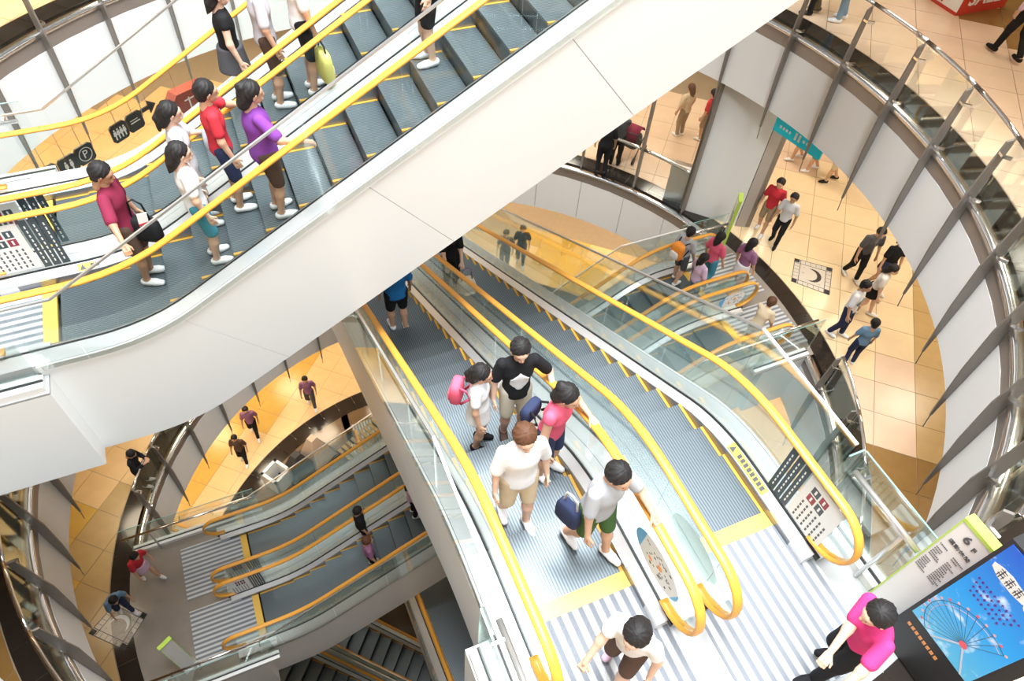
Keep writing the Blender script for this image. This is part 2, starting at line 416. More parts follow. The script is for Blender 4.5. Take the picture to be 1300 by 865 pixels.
b.obj('hanger', K['chrome'], t)

# ---------------------------------------------------------------- landings (slabs with white edge)
def slab(nm, poly, z, top, th=1.52, edge='white', dz=.0):
    b = MB(); b.prism(poly, z - th, z - .03, lambda u, v, a: (u, v, a)); o = struct(b.obj(nm, K[edge]))
    b = MB(); b.prism(poly, z - .03, z + dz, lambda u, v, a: (u, v, a)); f = struct(b.obj('floor', K[top])); return o
def arc(a0, a1, r=7.79, n=10): return [P(r, a0 + (a1 - a0) * i / n, 0)[:2] for i in range(n + 1)]
YA0, YA1 = 5.62, 9.42
def leftland(z, top):
    a1 = 180 - math.degrees(math.asin((YA1 - CY) / 7.79)); a0 = 180 + math.degrees(math.asin((CY - YA0) / 7.79))
    return slab('trim_6', [(-2.50, YA0), (-2.50, YA1)] + arc(a1, a0), z, top, edge='white' if z > 10 else 'fascia')
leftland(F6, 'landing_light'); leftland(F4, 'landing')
aa = math.degrees(math.acos((4.42 - CX) / 7.79)); ab = math.degrees(math.acos((.62 - CX) / 7.79))
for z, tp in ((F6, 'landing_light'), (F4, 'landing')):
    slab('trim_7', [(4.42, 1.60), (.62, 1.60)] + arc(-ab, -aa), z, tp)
a0, a1 = -math.degrees(math.asin((CY - 5.75) / 7.79)), math.degrees(math.asin((9.3 - CY) / 7.79))
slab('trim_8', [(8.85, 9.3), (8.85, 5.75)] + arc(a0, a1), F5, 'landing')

# ---------------------------------------------------------------- escalators
RISE = 5.3
RUN = RISE / math.tan(rad(30)); STOP = 2 + RUN        # comb to comb
def zstep(s): return 0 if s < 1 else min(RISE, (s - 1) * math.tan(rad(30)))
def path(s0, s1, R=2.2, n=6):
    """step line in the s-z plane with rounded transitions"""
    tl = R * math.tan(rad(15)); pts = [(s0, 0)]
    for j in range(n + 1):
        a = rad(30) * j / n; pts.append((1 - tl + R * math.sin(a), R * (1 - math.cos(a))))
    e = 1 + RUN
    for j in range(n + 1):
        a = rad(30) * (1 - j / n); pts.append((e + tl - R * math.sin(a), RISE - R * (1 - math.cos(a))))
    pts.append((s1, RISE)); return pts
def along(s, pts):
    for (a, za), (c, zc) in zip(pts, pts[1:]):
        if a <= s <= c: return za + (zc - za) * (s - a) / max(1e-9, c - a)
    return pts[0][1] if s < pts[0][0] else pts[-1][1]
PATH = path(-2, STOP + 2)
def cut(s0, s1): return [(s0, along(s0, PATH))] + [p for p in PATH if s0 + .02 < p[0] < s1 - .02] + [(s1, along(s1, PATH))]
def sweep(mb, sec, s0, s1, m=0):
    """section of (v,w) swept along the step line, w straight up"""
    mb.strip([[(s, v, z + w_) for v, w_ in sec] for s, z in cut(s0, s1)], False, True, m)
def railpath():
    c = .60; r = .35; pts = [(-.40, .25)]
    pts += [(-.45 + r * math.cos(rad(t)), c + r * math.sin(rad(t))) for t in range(270, 89, -15)]
    pts += [(s, z + .95) for s, z in cut(-.3, STOP + .3)]
    pts += [(STOP + .45 + r * math.cos(rad(t)), RISE + c + r * math.sin(rad(t))) for t in range(90, -91, -15)]
    pts += [(STOP + .40, RISE + .25)]; return pts
RAILP = railpath()
def rail_mesh():
    b = MB(); rings = []; n = len(RAILP)
    sec = [(-.042, -.012), (-.045, .004), (-.034, .018), (0, .024), (.034, .018), (.045, .004), (.042, -.012)]
    for i in range(n):
        a, c = RAILP[max(0, i - 1)], RAILP[min(n - 1, i + 1)]
        d = Vector((c[0] - a[0], c[1] - a[1])).normalized(); nn = Vector((-d.y, d.x))
        rings.append([(RAILP[i][0] + nn.x * q, v, RAILP[i][1] + nn.y * q) for v, q in sec])
    b.strip(rings); return b.mesh('handrail', K['rail'], True)
RAILM = rail_mesh()
def step_mesh():
    b = MB(); d = .40; W = .5
    b.box(0, d, -W, W, -.03, 0, 0)
    b.add([(0, -W, -.03), (0, W, -.03), (.02, W, -.24), (.02, -W, -.24), (.05, -W, -.03), (.05, W, -.03), (.06, W, -.24), (.06, -W, -.24)],
          [(0, 3, 2, 1), (0, 4, 7, 3), (1, 2, 6, 5), (2, 3, 7, 6)], 1)
    b.box(0, d, -W - .002, -W + .032, -.02, .003, 2); b.box(0, d, W - .032, W + .002, -.02, .003, 2)
    return b.mesh('step', [K['step'], K['riser'], K['edge']])
STEPM = step_mesh()
def glass_pieces():
    cuts = [-.45, .35]; s = .35
    while s + 1.3 < STOP: s += 1.24; cuts.append(s)
    cuts[-1] = STOP - .35; cuts.append(STOP + .45)
    out = []
    for a, c in zip(cuts, cuts[1:]):
        b = MB(); sweep(b, [(-.005, .14), (.005, .14), (.005, .935), (-.005, .935)], a + .004, c - .004); out.append(b.mesh('glass_panel', K['glass']))
    for s0, sg, z in ((-.454, -1, 0), (STOP + .454, 1, RISE)):
        b = MB(); poly = [(s0, .27)] + [(s0 + sg * .33 * math.cos(rad(t)), .60 + .33 * math.sin(rad(t))) for t in range(-90, 91, 15)]
        b.prism([(u, v + z) for u, v in poly], -.005, .005, lambda u, v, a: (u, a, v)); out.append(b.mesh('glass_panel', K['glass']))
    return out
GLP = glass_pieces()
def shared(name, key, build, mats, cache={}):
    if key not in cache:
        b = MB(); build(b); cache[key] = b.mesh(name, mats)
    return cache[key]

def notice(parent, v, sgn, s, z, flip):
    """printed notice on a newel glass: dark header bars, text block and four pictograms"""
    f = -1 if flip else 1
    y = v + sgn * .012
    def q(b, s0, s1, w0, w1, m, k=0):
        b.box(min(s + f * s0, s + f * s1), max(s + f * s0, s + f * s1), y - .002 - k, y + .002 + k, z + w0, z + w1, m)
    b = MB(); q(b, -.42, .02, .22, .88, 0)
    for i in range(3): q(b, .04 + i * .095, .12 + i * .095, .20, .90, 1)
    for i in range(3):
        for j in range(9): q(b, .073 + i * .095, .088 + i * .095, .26 + j * .065, .30 + j * .065, 0, .0008)
    for i, (a, c, mm) in enumerate(((-.06, .70, 1), (-.17, .70, 2), (-.06, .58, 2), (-.17, .58, 1))):
        q(b, a - .09, a, c, c + .10, mm, .0008); q(b, a - .055, a - .035, c + .02, c + .08, 0, .0016)
    for i in range(6):
        for j in range(5): q(b, -.05 - i * .06 - .02, -.05 - i * .06, .25 + j * .06, .25 + j * .06 + .04, 3, .0008)
    return b.obj('notice', [K['paper'], K['navy'], K['maroon_p'], K['ink']], parent)
def oval(parent, v, sgn, s, z, full):
    y = v + sgn * .012
    b = MB(); n = 24
    def ell(cx, cz, rx, rz, m, k=0, tilt=0, a0=0, a1=360):
        pts = [(cx + rx * math.cos(rad(a0 + (a1 - a0) * i / n)), cz + rz * math.sin(rad(a0 + (a1 - a0) * i / n))) for i in range(n)]
        b.prism(pts, y - .002 - k, y + .002 + k, lambda u, w_, a: (u, a, w_), m)
    ell(s, z, .34, .20, 0)
    if full:
        ell(s, z, .34, .20, 1, .0006, 0, 130, 230); ell(s, z, .34, .2, 1, .0006, 0, -40, 20)
        rr = random.Random(3)
        for _ in range(46):
            x, zz = rr.uniform(-.2, .22), rr.uniform(-.13, .13)
            b.box(s + x, s + x + .022, y - .0035, y + .0035, z + zz, z + zz + .012, 2)
        ell(s + .05, z + .01, .035, .03, 3, .002); ell(s - .08, z - .06, .03, .02, 3, .002)
    return b.obj('round_sticker', [K['paper'] if full else K['teal'], K['skyblue'], K['ink'], K['orange_p']], parent)

def escalator(label, loc, rotz, outer, opts=(), s_rng=(-1.6, 14), group=None, gh=1.04, clad='white', plate_end=1.5, sides=(-1, 1)):
    t = thing('escalator', label, 'escalator', loc, rotz, group)
    k = 0
    for i in range(-1, int((STOP) / .4) + 1):                      # one object per step
        s = i * .4 + .06
        if s < -.1 or s > STOP - .3: continue
        if not (s_rng[0] <= s <= s_rng[1]): continue
        zz = along(s + .2, PATH) if s < .9 or s > STOP - 1.35 else zstep(s + .2 + .0)
        link('step', STEPM, t, (s, 0, zz))
    for v in (-.62, .62):
        link('handrail', RAILM, t, (0, v, 0))
        for g in GLP: link('glass_panel', g, t, (0, v, 0))
    for sg in (-1, 1):
        def bl(b): sweep(b, [(sg * .504, -.22), (sg * .518, -.22), (sg * .518, .085), (sg * .504, .085)], -.35, STOP + .35)
        link('skirt_panel', shared('skirt_panel', ('sk', sg), bl, K['skirt']), t)
        def bl(b): sweep(b, [(sg * .506, .075), (sg * .606, .15), (sg * .606, .12), (sg * .52, .05)], -.55, STOP + .55)
        link('inner_deck', shared('inner_deck', ('id', sg), bl, K['deck']), t)
        def bl(b):
            sweep(b, [(sg * .606, .10), (sg * .634, .10), (sg * .634, .158), (sg * .606, .158)], -.6, STOP + .6)
        link('glass_channel', shared('glass_channel', ('gc', sg), bl, K['rubber']), t)
        o = .83 if sg == outer else .792
        def bl(b):
            sweep(b, [(sg * .634, .155), (sg * o, .155), (sg * o, .09), (sg * .634, .09)], -.6, STOP + .6)
        link('outer_deck', shared('outer_deck', ('od', sg, o), bl, K['deck']), t)
        for s0, s1, z in ((-.55, -.02, 0), (STOP + .02, STOP + .55, RISE)):
            def bl(b): b.box(s0, s1, min(sg * .505, sg * .80), max(sg * .505, sg * .80), z, z + .12)
            link('newel_base', shared('newel_base', ('nb', sg, z), bl, K['deck']), t)
    # outer cladding in single panels, its ledge and the guard glass standing on it
    sg = outer
    cs = [-.15, 1.35, 3.55, 5.75, 7.95, STOP - 1.4, STOP + .1]
    for a, c in zip(cs, cs[1:]):
        def bl(b):
            dn = lambda q: .95 if 1 < q < STOP - 1.5 else 0
            top_ = [(q, z + .085) for q, z in cut(a + .003, c - .003)]; bot_ = [(q, z - 1.56) for q, z in cut(a + dn(a) + .003, c + dn(c) - .003)]
            b.prism(top_ + bot_[::-1], sg * .812, sg * .845, lambda u, v, k_: (u, k_, v))
        link('cladding_panel', shared('cladding_panel', ('cl', sg, a, clad), bl, K[clad]), t)
    def bl(b): sweep(b, [(sg * .795, .085), (sg * .811, .085), (sg * .811, -1.55), (sg * .795, -1.55)], -.15, STOP + .1)
    link('cladding_back', shared('cladding_back', ('cb', sg, clad), bl, K['fascia']), t)
    def bl(b): sweep(b, [(sg * .838, .155), (sg * .862, .155), (sg * .862, .06), (sg * .838, .06)], -.15, STOP + .1)
    link('edge_trim', shared('edge_trim', ('et', sg, clad), bl, K[clad]), t)
    def bl(b): sweep(b, [(-.79, -1.54), (.79, -1.54), (.79, -1.5), (-.79, -1.5)], -.12, STOP + .1)
    link('soffit_panel', shared('soffit_panel', ('so', clad), bl, K[clad]), t)
    def bl(b): sweep(b, [(-.78, -1.49), (.78, -1.49), (.78, -.45), (-.78, -.45)], -.1, STOP)
    link('truss', shared('truss', ('tr',), bl, K['truss']), t)
    # guard glass along the outer side
    gz = lambda s: gh if s < .35 else (gh + (s - .35) * .57735)
    def gtop(s):
        lo = gz(s); hi = RISE + opts_gh
        return min(lo, hi)
    opts_gh = gh + (.22 if 'highguard' in opts else 0)
    xs = [-.1, .35, 1.6, 2.85, 4.1, 5.35, 6.6, 7.85, 9.1, .35 + (RISE + opts_gh - gh) / .57735, STOP + .1]
    for a, c in zip(xs, xs[1:]):
        if c - a < .05: continue
        ss = [a + .005, c - .005]
        for q in [p[0] for p in PATH]:
            if a + .03 < q < c - .03: ss.append(q)
        ss.sort(); b = MB()
        b.strip([[(s, sg * .87, along(s, PATH) + .1), (s, sg * .88, along(s, PATH) + .1), (s, sg * .88, gtop(s)), (s, sg * .87, gtop(s))] for s in ss])
        b.obj('guard_glass', K['glass'], t)
    b = MB(); pts = [(s, sg * .875, gtop(s) + .012) for s in (xs[0], xs[1], xs[-2])]
    for p, q in zip(pts, pts[1:]): b.obox(p, q, .026, .022)
    b.obj('guard_rail', K['steel' if 'brightguard' in opts else 'steel'], t)
    p, q = (xs[-2], sg * .875, RISE + opts_gh + .012), (xs[-1], sg * .875, RISE + opts_gh + .012)
    b = MB(); b.obox(p, q, .026, .022); b.obj('guard_rail', K['paper'], t)
    # combs and ribbed landing plates
    for s0, s1, z in ((-.13, .02, 0), (STOP - .02, STOP + .13, RISE)):
        b = MB(); b.box(s0, s1, -.5, .5, z - .03, z + .006); b.obj('comb_plate', K['comb'], t)
    for s0, s1, z in ((-plate_end, -.132, 0), (STOP + .132, STOP + plate_end, RISE)):
        b = MB(); b.box(s0, s1, -.66, .66, z + .001, z + .008); b.obj('landing_plate', K['plate'], t)
    for op in opts:
        if op == 'notice_low': notice(t, -outer * .62, -outer if False else outer, -.02, 0, False)
        if op == 'notice_low_in': notice(t, -outer * .62, outer, -.05, 0, False)
        if op == 'notice_top_out': notice(t, outer * .62, -outer, STOP + .1, RISE, True)
        if op.startswith('oval'): oval(t, -outer * .62, outer if 'in' in op else -outer, STOP + .18, RISE + .55, 'map' in op)
        if op == 'warn_low' or op == 'warn_top':
            side = -outer if op == 'warn_low' else outer
            s0, z = (.3, 0) if op == 'warn_low' else (STOP - .75, RISE)
            if op == 'warn_low' and outer == 1: side = -1
            b = MB()
            fn = lambda u, v, a: (u, side * (.512 + v), z + .080 + v * .75 + a)
            b.prism([(s0, .012), (s0 + .6, .012), (s0 + .6, .082), (s0, .082)], 0, .003, fn, 0)
            b.prism([(s0 + .02, .02), (s0 + .09, .02), (s0 + .055, .075)], .003, .005, fn, 1)
            for i in range(8): b.prism([(s0 + .14 + i * .055, .028), (s0 + .18 + i * .055, .028), (s0 + .18 + i * .055, .068), (s0 + .14 + i * .055, .068)], .003, .005, fn, 1)
            b.obj('warning_sticker', [K['yellow_p'], K['ink']], t)
    return t
XA = -2.41
gA, gB, gC = 'upper pair of escalators', 'middle pair of escalators', 'lower pair of escalators'
escalator('near escalator of the upper pair, its tall white side crossing the whole photo', (XA, 6.73, F6), 0, -1, ('notice_low_in', 'warn_low'), group=gA)
escalator('far escalator of the upper pair, behind the purple shirted rider', (XA, 8.32, F6), 0, 1, ('notice_low_in',), group=gA)
yB = 1.68 + STOP
escalator('escalator of the middle pair carrying the riders in white and black shirts', (1.72, yB, F5), -PI / 2, -1, ('ovalmap_in', 'highguard'), group=gB, gh=1.04)
escalator('empty wide escalator of the middle pair, under the long bright guard rail', (3.31, yB, F5), -PI / 2, 1, ('oval_in', 'notice_top_out', 'warn_top', 'highguard'), group=gB, gh=1.04)
escalator('near escalator of the lower pair, with brown side above the dark pit', (XA, 6.73, F4), 0, -1, ('notice_low_in', 'ovalmap_in'), group=gC, clad='fascia')
escalator('far escalator of the lower pair, passing under the middle escalators', (XA, 8.32, F4), 0, 1, ('notice_low_in', 'oval_in'), group=gC, clad='fascia')
escalator('escalator in the dark pit with its yellow rail right below the white bottom corner', (1.72, yB, F3), -PI / 2, -1, (), group='escalators in the dark pit', clad='fascia')
escalator('second dark escalator in the pit, hidden under the middle pair', (3.31, yB, F3), -PI / 2, 1, (), group='escalators in the dark pit', clad='fascia')
for off, lab in ((0, 'deepest escalator glimpsed beneath the brown side of the lower pair, upper one'), (1.59, 'deepest escalator glimpsed beneath the brown side of the lower pair, lower one')):
    ex, ey = 3.4 - off * .64, 4.4 - off * .77
    escalator(lab, (ex, ey, F2), rad(140), 1 if off == 0 else -1, (), group='deepest escalators', clad='fascia')

# ---------------------------------------------------------------- edge guards of the landings
def edge_guard(label, pts, z, inner, rail_in=.14, kerb=True, posts=True, h=1.12, railh=.95):
    """kerb, glass panels and an inner tube rail along a polyline pts (x,y); inner = unit vector into the landing"""
    t = thing('landing_guard', label, 'balustrade', (*pts[0], z)); L = Vector((*pts[0], z)); iv = Vector((*inner, 0))
    for a, c in zip(pts, pts[1:]):
        A, B_ = Vector((*a, z)) - L, Vector((*c, z)) - L; d = (B_ - A); n = max(1, round(d.length / 1.25)); u = d.normalized()
        if kerb:
            b = MB(); b.obox(A + Vector((0, 0, .05)), B_ + Vector((0, 0, .05)), .17, .10); b.obj('kerb', K['white'], t)
            b = MB(); b.obox(A + Vector((0, 0, .104)), B_ + Vector((0, 0, .104)), .03, .012); b.obj('glass_channel', K['rubber'], t)
        for i in range(n):
            b = MB(); b.obox(A + d * (i / n) + u * .004 + Vector((0, 0, h / 2 + .05)), A + d * ((i + 1) / n) - u * .004 + Vector((0, 0, h / 2 + .05)), .014, h - .1); b.obj('glass_panel', K['glass'], t)
            b = MB(); b.obox(A + d * (i / n) + u * .004 + Vector((0, 0, h)), A + d * ((i + 1) / n) - u * .004 + Vector((0, 0, h)), .015, .008); b.obj('glass_rim', K['glass_edge'], t)
        if rail_in and d.length > .6:
            r0, r1 = A + iv * rail_in + u * .08 + Vector((0, 0, railh)), B_ + iv * rail_in + Vector((0, 0, railh))
            b = MB(); b.tube([r0, r1], .028, 10); b.obj('tube_rail', K['chrome' if z < 12 else 'steel'], t, True)
            m = max(1, round(d.length / 1.3))
            for i in range(m):
                p = r0 + (r1 - r0) * ((i + .12) / m)
                b = MB(); b.obox(p, p - iv * rail_in, .022, .04); b.obj('clamp', K['chrome'], t)
            if posts:
                p = r0 + (r1 - r0) * .8
                b = MB(); b.tube([p, (p.x, p.y, .01)], .02, 8); b.obj('post', K['steel'], t, True)
    return t
edge_guard('glass guard with white tube rail beside the standing sign board with 6F', [(4.34, 1.55), (4.34, .68)], F6, (-1, 0), .10)
edge_guard('glass corner guard on white kerb at the bottom edge of the photo', [(.72, 1.55), (.72, .2)], F6, (1, 0), .12)
edge_guard('short glass return joining the guard rail of the empty wide escalator', [(4.34, 1.56), (4.16, 1.56)], F6, (0, -1), 0, False)
edge_guard('short glass return in front of the white bottom corner', [(.72, 1.56), (.90, 1.56)], F6, (0, -1), 0, False)
edge_guard('glass guard at the left photo edge, ending over the white slab corner', [(-2.52, 5.72), (-4.7, 5.72)], F6, (0, 1), .14)
edge_guard('glass guard behind the far upper escalator at the left photo edge', [(-2.3, 9.34), (-4.9, 9.34)], F6, (0, -1), .14)
edge_guard('glass guard with tube rail in front of the lower escalator landing', [(-2.2, 5.70), (-4.7, 5.70)], F4, (0, 1), .14)
edge_guard('glass guard with tube rail behind the lower escalator landing', [(-1.9, 9.34), (-4.9, 9.34)], F4, (0, -1), .14)
edge_guard('glass guard at the escalator head, below the moon mosaic', [(8.6, 5.83), (10.0, 5.83)], F5, (0, 1), .14, posts=False)
edge_guard('glass guard at the escalator head, beside the slim green edged sign', [(8.7, 9.24), (9.95, 9.24)], F5, (0, -1), .14, posts=False)

# ---------------------------------------------------------------- signs
def pylon(label, x, y, z, rotz, w_=.27, h=1.70, full=True):
    t = thing('sign_pylon', label, 'sign', (x, y, z), rotz)          # face looks along local -x
    b = MB(); b.box(-.03, .03, -w_ / 2, w_ / 2, .03, h - .04); b.obj('board', K['paper'], t)
    b = MB()
    for s in (-1, 1): b.box(-.036, .036, min(s * w_ / 2, s * (w_ / 2 + .012)), max(s * w_ / 2, s * (w_ / 2 + .012)), .03, h - .04, 0)
    b.prism([(-.036, h - .04), (.04, h - .04), (.055, h), (-.036, h)], -w_ / 2 - .012, w_ / 2 + .012, lambda u, v, a: (u, a, v), 0)
    b.obj('green_frame', K['green'], t)
    b = MB(); b.box(-.10, .10, -w_ / 2 - .02, w_ / 2 + .02, 0, .03); b.obj('foot_plate', K['steel'], t)
    rot = Matrix(((0, 0, -1), (-1, 0, 0), (0, 1, 0))).to_4x4()
    def put(body, size, yy, zz, bold=False, mm='ink'):
        me = text(body, size, K[mm], bold=bold); o = link('lettering', me, t); o.matrix_local = Matrix.Translation((-.0335, yy, zz)) @ rot
    if full:
        put('6', .12, .02, h - .15, True); put('F', .07, -.055, h - .17, True)
        put('\u904b\u52d5\u4f11\u9592', .050, .0, h - .29)
    b = MB(); rr = random.Random(5)
    for i in range(14 if full else 9):
        for sx in (0, 1):
            if rr.random() < .12: continue
            y0 = .115 if not sx else -.015; n_ = rr.randint(4, 8)
            for q in range(n_): b.box(-.0345, -.031, y0 - q * .0125 - .0085, y0 - q * .0125, h - .40 - i * .030, h - .40 - i * .030 + .010)
    b.obj('small_print', K['ink'], t)
    return t
pylon('standing white sign board with green frame reading 6F', 4.22, .51, F6, 0)
pylon('slim green edged sign board at the head of the lower escalators', 9.86, 9.02, F5, rad(-38), .30, 1.8, False)
pylon('green topped sign board on the brown lower landing, at the bottom left', -4.05, 6.2, F4, rad(-60), .27, 1.75, False)

# backlit poster stand with a ferris wheel
t = thing('poster_stand', 'black framed poster stand showing a ferris wheel on blue sky', 'poster', (4.12, .045, F6), 0)
HB, HT, WY = .60, 1.98, .30
b = MB(); b.box(-.02, .09, -WY - .10, WY + .03, 0.02, HT + .03); b.obj('frame', K['dark'], t)
def fr(u, v, a): return (-.022 - a, -u, v)      # u to the reader's right, v up, a towards the reader
skm = bpy.data.materials.new('print_blue_sky'); skm.use_nodes = True
nt = skm.node_tree; bs = nt.nodes['Principled BSDF']; bs.inputs['Roughness'].default_value = .35
tc = nt.nodes.new('ShaderNodeTexCoord'); sp = nt.nodes.new('ShaderNodeSeparateXYZ'); nt.links.new(tc.outputs['Object'], sp.inputs[0])
mr = nt.nodes.new('ShaderNodeMapRange'); mr.inputs[1].default_value = HB; mr.inputs[2].default_value = HT; nt.links.new(sp.outputs['Z'], mr.inputs[0])
cr = nt.nodes.new('ShaderNodeValToRGB'); cr.color_ramp.elements[0].color = (.10, .42, .66, 1); cr.color_ramp.elements[1].color = (.004, .10, .52, 1)
e_ = cr.color_ramp.elements.new(.45); e_.color = (.02, .30, .72, 1); nt.links.new(mr.outputs[0], cr.inputs[0])
nz = nt.nodes.new('ShaderNodeTexNoise'); nz.inputs['Scale'].default_value = 5.5; nz.inputs['Detail'].default_value = 6; nt.links.new(tc.outputs['Object'], nz.inputs['Vector'])
m2 = nt.nodes.new('ShaderNodeMapRange'); m2.inputs[1].default_value = .56; m2.inputs[2].default_value = .72; nt.links.new(nz.outputs['Fac'], m2.inputs[0])
mx = nt.nodes.new('ShaderNodeMix'); mx.data_type = 'RGBA'; nt.links.new(cr.outputs[0], mx.inputs['A']); mx.inputs['B'].default_value = (.62, .78, .9, 1); nt.links.new(m2.outputs[0], mx.inputs['Factor'])
nt.links.new(mx.outputs['Result'], bs.inputs['Base Color']); nt.links.new(mx.outputs['Result'], bs.inputs['Emission Color']); bs.inputs['Emission Strength'].default_value = .25
b = MB(); b.prism([(-WY, HB), (WY, HB), (WY, HT), (-WY, HT)], 0, .003, fr); pic = b.obj('printed_sheet', skm, t)
b = MB(); wx, wz, wr = .07, HB + .27, .345
def line(u0, v0, u1, v1, th, m, a=.0032):
    d = Vector((u1 - u0, v1 - v0)).normalized(); n_ = Vector((-d.y, d.x)) * th / 2
    b.prism([(u0 + n_.x, v0 + n_.y), (u0 - n_.x, v0 - n_.y), (u1 - n_.x, v1 - n_.y), (u1 + n_.x, v1 + n_.y)], a, a + .001, fr, m)
NG = 30
for i in range(NG):
    a = 2 * PI * i / NG; ca, sa = math.cos(a), math.sin(a)
    if wz + wr * sa < HB + .01 or wx + wr * ca > WY - .02: continue
    line(wx, wz, wx + wr * ca, wz + wr * sa, .0035, 0)
    a2 = 2 * PI * (i + 1) / NG
    if abs(wx + wr * ca) < WY - .02 and wz + wr * math.sin(a2) > HB:
        line(wx + wr * ca, wz + wr * sa, wx + wr * math.cos(a2), wz + wr * math.sin(a2), .005, 0)
        line(wx + wr * .9 * ca, wz + wr * .9 * sa, wx + wr * .9 * math.cos(a2), wz + wr * .9 * math.sin(a2), .003, 1)
        b.prism([(wx + (wr + .02) * ca + .013 * math.cos(q * PI / 3), wz + (wr + .02) * sa + .013 * math.sin(q * PI / 3)) for q in range(6)], .0044, .0052, fr, 1 if i % 3 else 2)
for u1 in (wx - .16, wx + .16): line(wx, wz, u1, HB + .004, .016, 3, .005)
b.prism([(wx + .035 * math.cos(q * PI / 5), wz + .035 * math.sin(q * PI / 5)) for q in range(10)], .006, .007, fr, 2)
b.obj('ferris_wheel_print', [K['navy'], mat('print_pink', (.80, .45, .48), .5), mat('print_hub', (.75, .12, .16), .5), mat('print_support', (.55, .62, .74), .5), K['navy'], mat('print_pale', (.16, .46, .66), .5)], t)
b = MB(); rr = random.Random(11)
for i in range(4):
    u = -.18 + .0 * i
    for j in range(11 - i):
        u0 = -.25 + j * .036 + i * .012
        v0 = HT - .48 - i * .055 - 0 * j
        b.prism([(u0, v0), (u0 + .022, v0), (u0 + .022, v0 + .008), (u0, v0 + .008)], .0035, .0045, fr, 0)
        b.prism([(u0 + .006, v0 - .013), (u0 + .012, v0 - .013), (u0 + .012, v0 + .018), (u0 + .006, v0 + .018)], .0035, .0045, fr, 0)
        if j % 2: b.prism([(u0, v0 - .012), (u0 + .02, v0 - .012), (u0 + .02, v0 - .006), (u0, v0 - .006)], .0035, .0045, fr, 0)
b.obj('printed_lines', mat('print_violet', (.13, .03, .36), .5), t)
b = MB()
cl = [(-.20, -.02), (-.12, -.06), (.02, -.07), (.12, -.05), (.15, 0), (.12, .05), (.02, .06), (-.06, .075), (-.15, .06), (-.21, .03)]
b.prism([(u * .9 - .085, v * .9 + HT - .27) for u, v in cl], .0034, .0042, fr, 0)
for j in range(3):
    u0 = -.215 + j * .072; v0 = HT - .27
    for x0, x1, y0, y1 in ((0, .055, .03, .038), (.005, .05, .008, .015), (0, .055, -.02, -.012), (.022, .03, -.05, .05), (.006, .012, -.045, .0), (.044, .05, -.045, .0)):
        b.prism([(u0 + x0, v0 + y0), (u0 + x1, v0 + y0), (u0 + x1, v0 + y1), (u0 + x0, v0 + y1)], .0042, .005, fr, 1)
for r_, mm in ((.062, 0), (.052, 2), (.038, 0), (.027, 3), (.014, 0)):
    b.prism([(.09 + r_ * math.cos(q * PI / 10), HT - .29 + r_ * math.sin(q * PI / 10)) for q in range(20)], .0042 + (.062 - r_) * .02, .0050 + (.062 - r_) * .02, fr, mm)
b.obj('emblem_print', [K['paper'], K['navy'], mat('print_rose', (.80, .22, .35), .5), K['orange_p']], t)
b = MB()
for i in range(1):
    for j in range(8): b.prism([(-.25 + j * .042, HB - .16 - i * .07), (-.22 + j * .042, HB - .16 - i * .07), (-.22 + j * .042, HB - .12 - i * .07), (-.25 + j * .042, HB - .12 - i * .07)], .0, .002, fr, 0)
b.obj('gold_lettering', mat('print_gold', (.70, .30, .10), .5), t)

# pictogram plates hanging over the far floor, arrow plate, red shop sign
psy = dict(P='P', arrow='\u2192', wc='\u263A')
pts = [(-3.52, 13.68), (-3.17, 13.90), (-2.86, 14.18), (-2.17, 14.74), (-1.84, 15.02)]
kinds = ['bar', 'wc', 'P', 'wc', 'bar']
names = ['black plate with a white bar hanging first in the row beside the parking sign', 'black plate with two white figures just left of the parking sign', 'black parking plate with a white P in a ring', 'black plate with four white figures right of the parking sign', 'black plate with pale lines, last in the hanging row']
for (x, y), kd, lb in zip(pts, kinds, names):
    t = thing('pictogram_plate', lb, 'sign', (x, y, F5 + 2.35), rad(38), 'hanging pictogram plates')
    s = .20; c = .05
    poly = [(s - c, -s), (s, -s + c), (s, s - c), (s - c, s), (-s + c, s), (-s, s - c), (-s, -s + c), (-s + c, -s)]
    b = MB(); b.prism(poly, -.02, .02, lambda u, v, a: (u, a, v)); b.obj('plate', K['black'], t)
    b = MB(); f2 = lambda u, v, a: (u, -.021 - a, v)
    if kd == 'P':
        n = 28; ro, ri = .15, .135
        for q in range(n):
            a0, a1 = 2 * PI * q / n, 2 * PI * (q + 1) / n
            b.prism([(ro * math.cos(a0), ro * math.sin(a0)), (ro * math.cos(a1), ro * math.sin(a1)), (ri * math.cos(a1), ri * math.sin(a1)), (ri * math.cos(a0), ri * math.sin(a0))], 0, .003, f2)
        me = text('P', .24, K['paper']); o = link('lettering', me, t); o.matrix_local = Matrix.Translation((0, -.023, 0)) @ Matrix.Rotation(PI / 2, 4, 'X')
    elif kd == 'wc':
        for u in ((-.06, .06) if 'two' in lb else (-.12, -.04, .04, .12)):
            b.prism([(u + .022 * math.cos(q * PI / 5), .09 + .022 * math.sin(q * PI / 5)) for q in range(10)], 0, .003, f2)
            b.prism([(u - .03, .06), (u + .03, .06), (u + .038, -.03), (u + .018, -.03), (u + .014, -.13), (u - .014, -.13), (u - .018, -.03), (u - .038, -.03)], 0, .003, f2)
    else:
        b.prism([(-.12, -.012), (.12, -.012), (.12, .012), (-.12, .012)], 0, .003, f2); b.prism([(-.12, .05), (.08, .05), (.08, .065), (-.12, .065)], 0, .003, f2)
    b.obj('pictogram', K['paper'], t)
    b = MB(); b.tube([(0, 0, s), (0, 0, F6 - 1.6 - F5 - 2.35)], .008, 6); b.obj('hanger', K['chrome'], t)
t = thing('arrow_plate', 'dark arrow sign hanging at the end of the pictogram row', 'sign', (-1.52, 15.30, F5 + 2.45), rad(38))
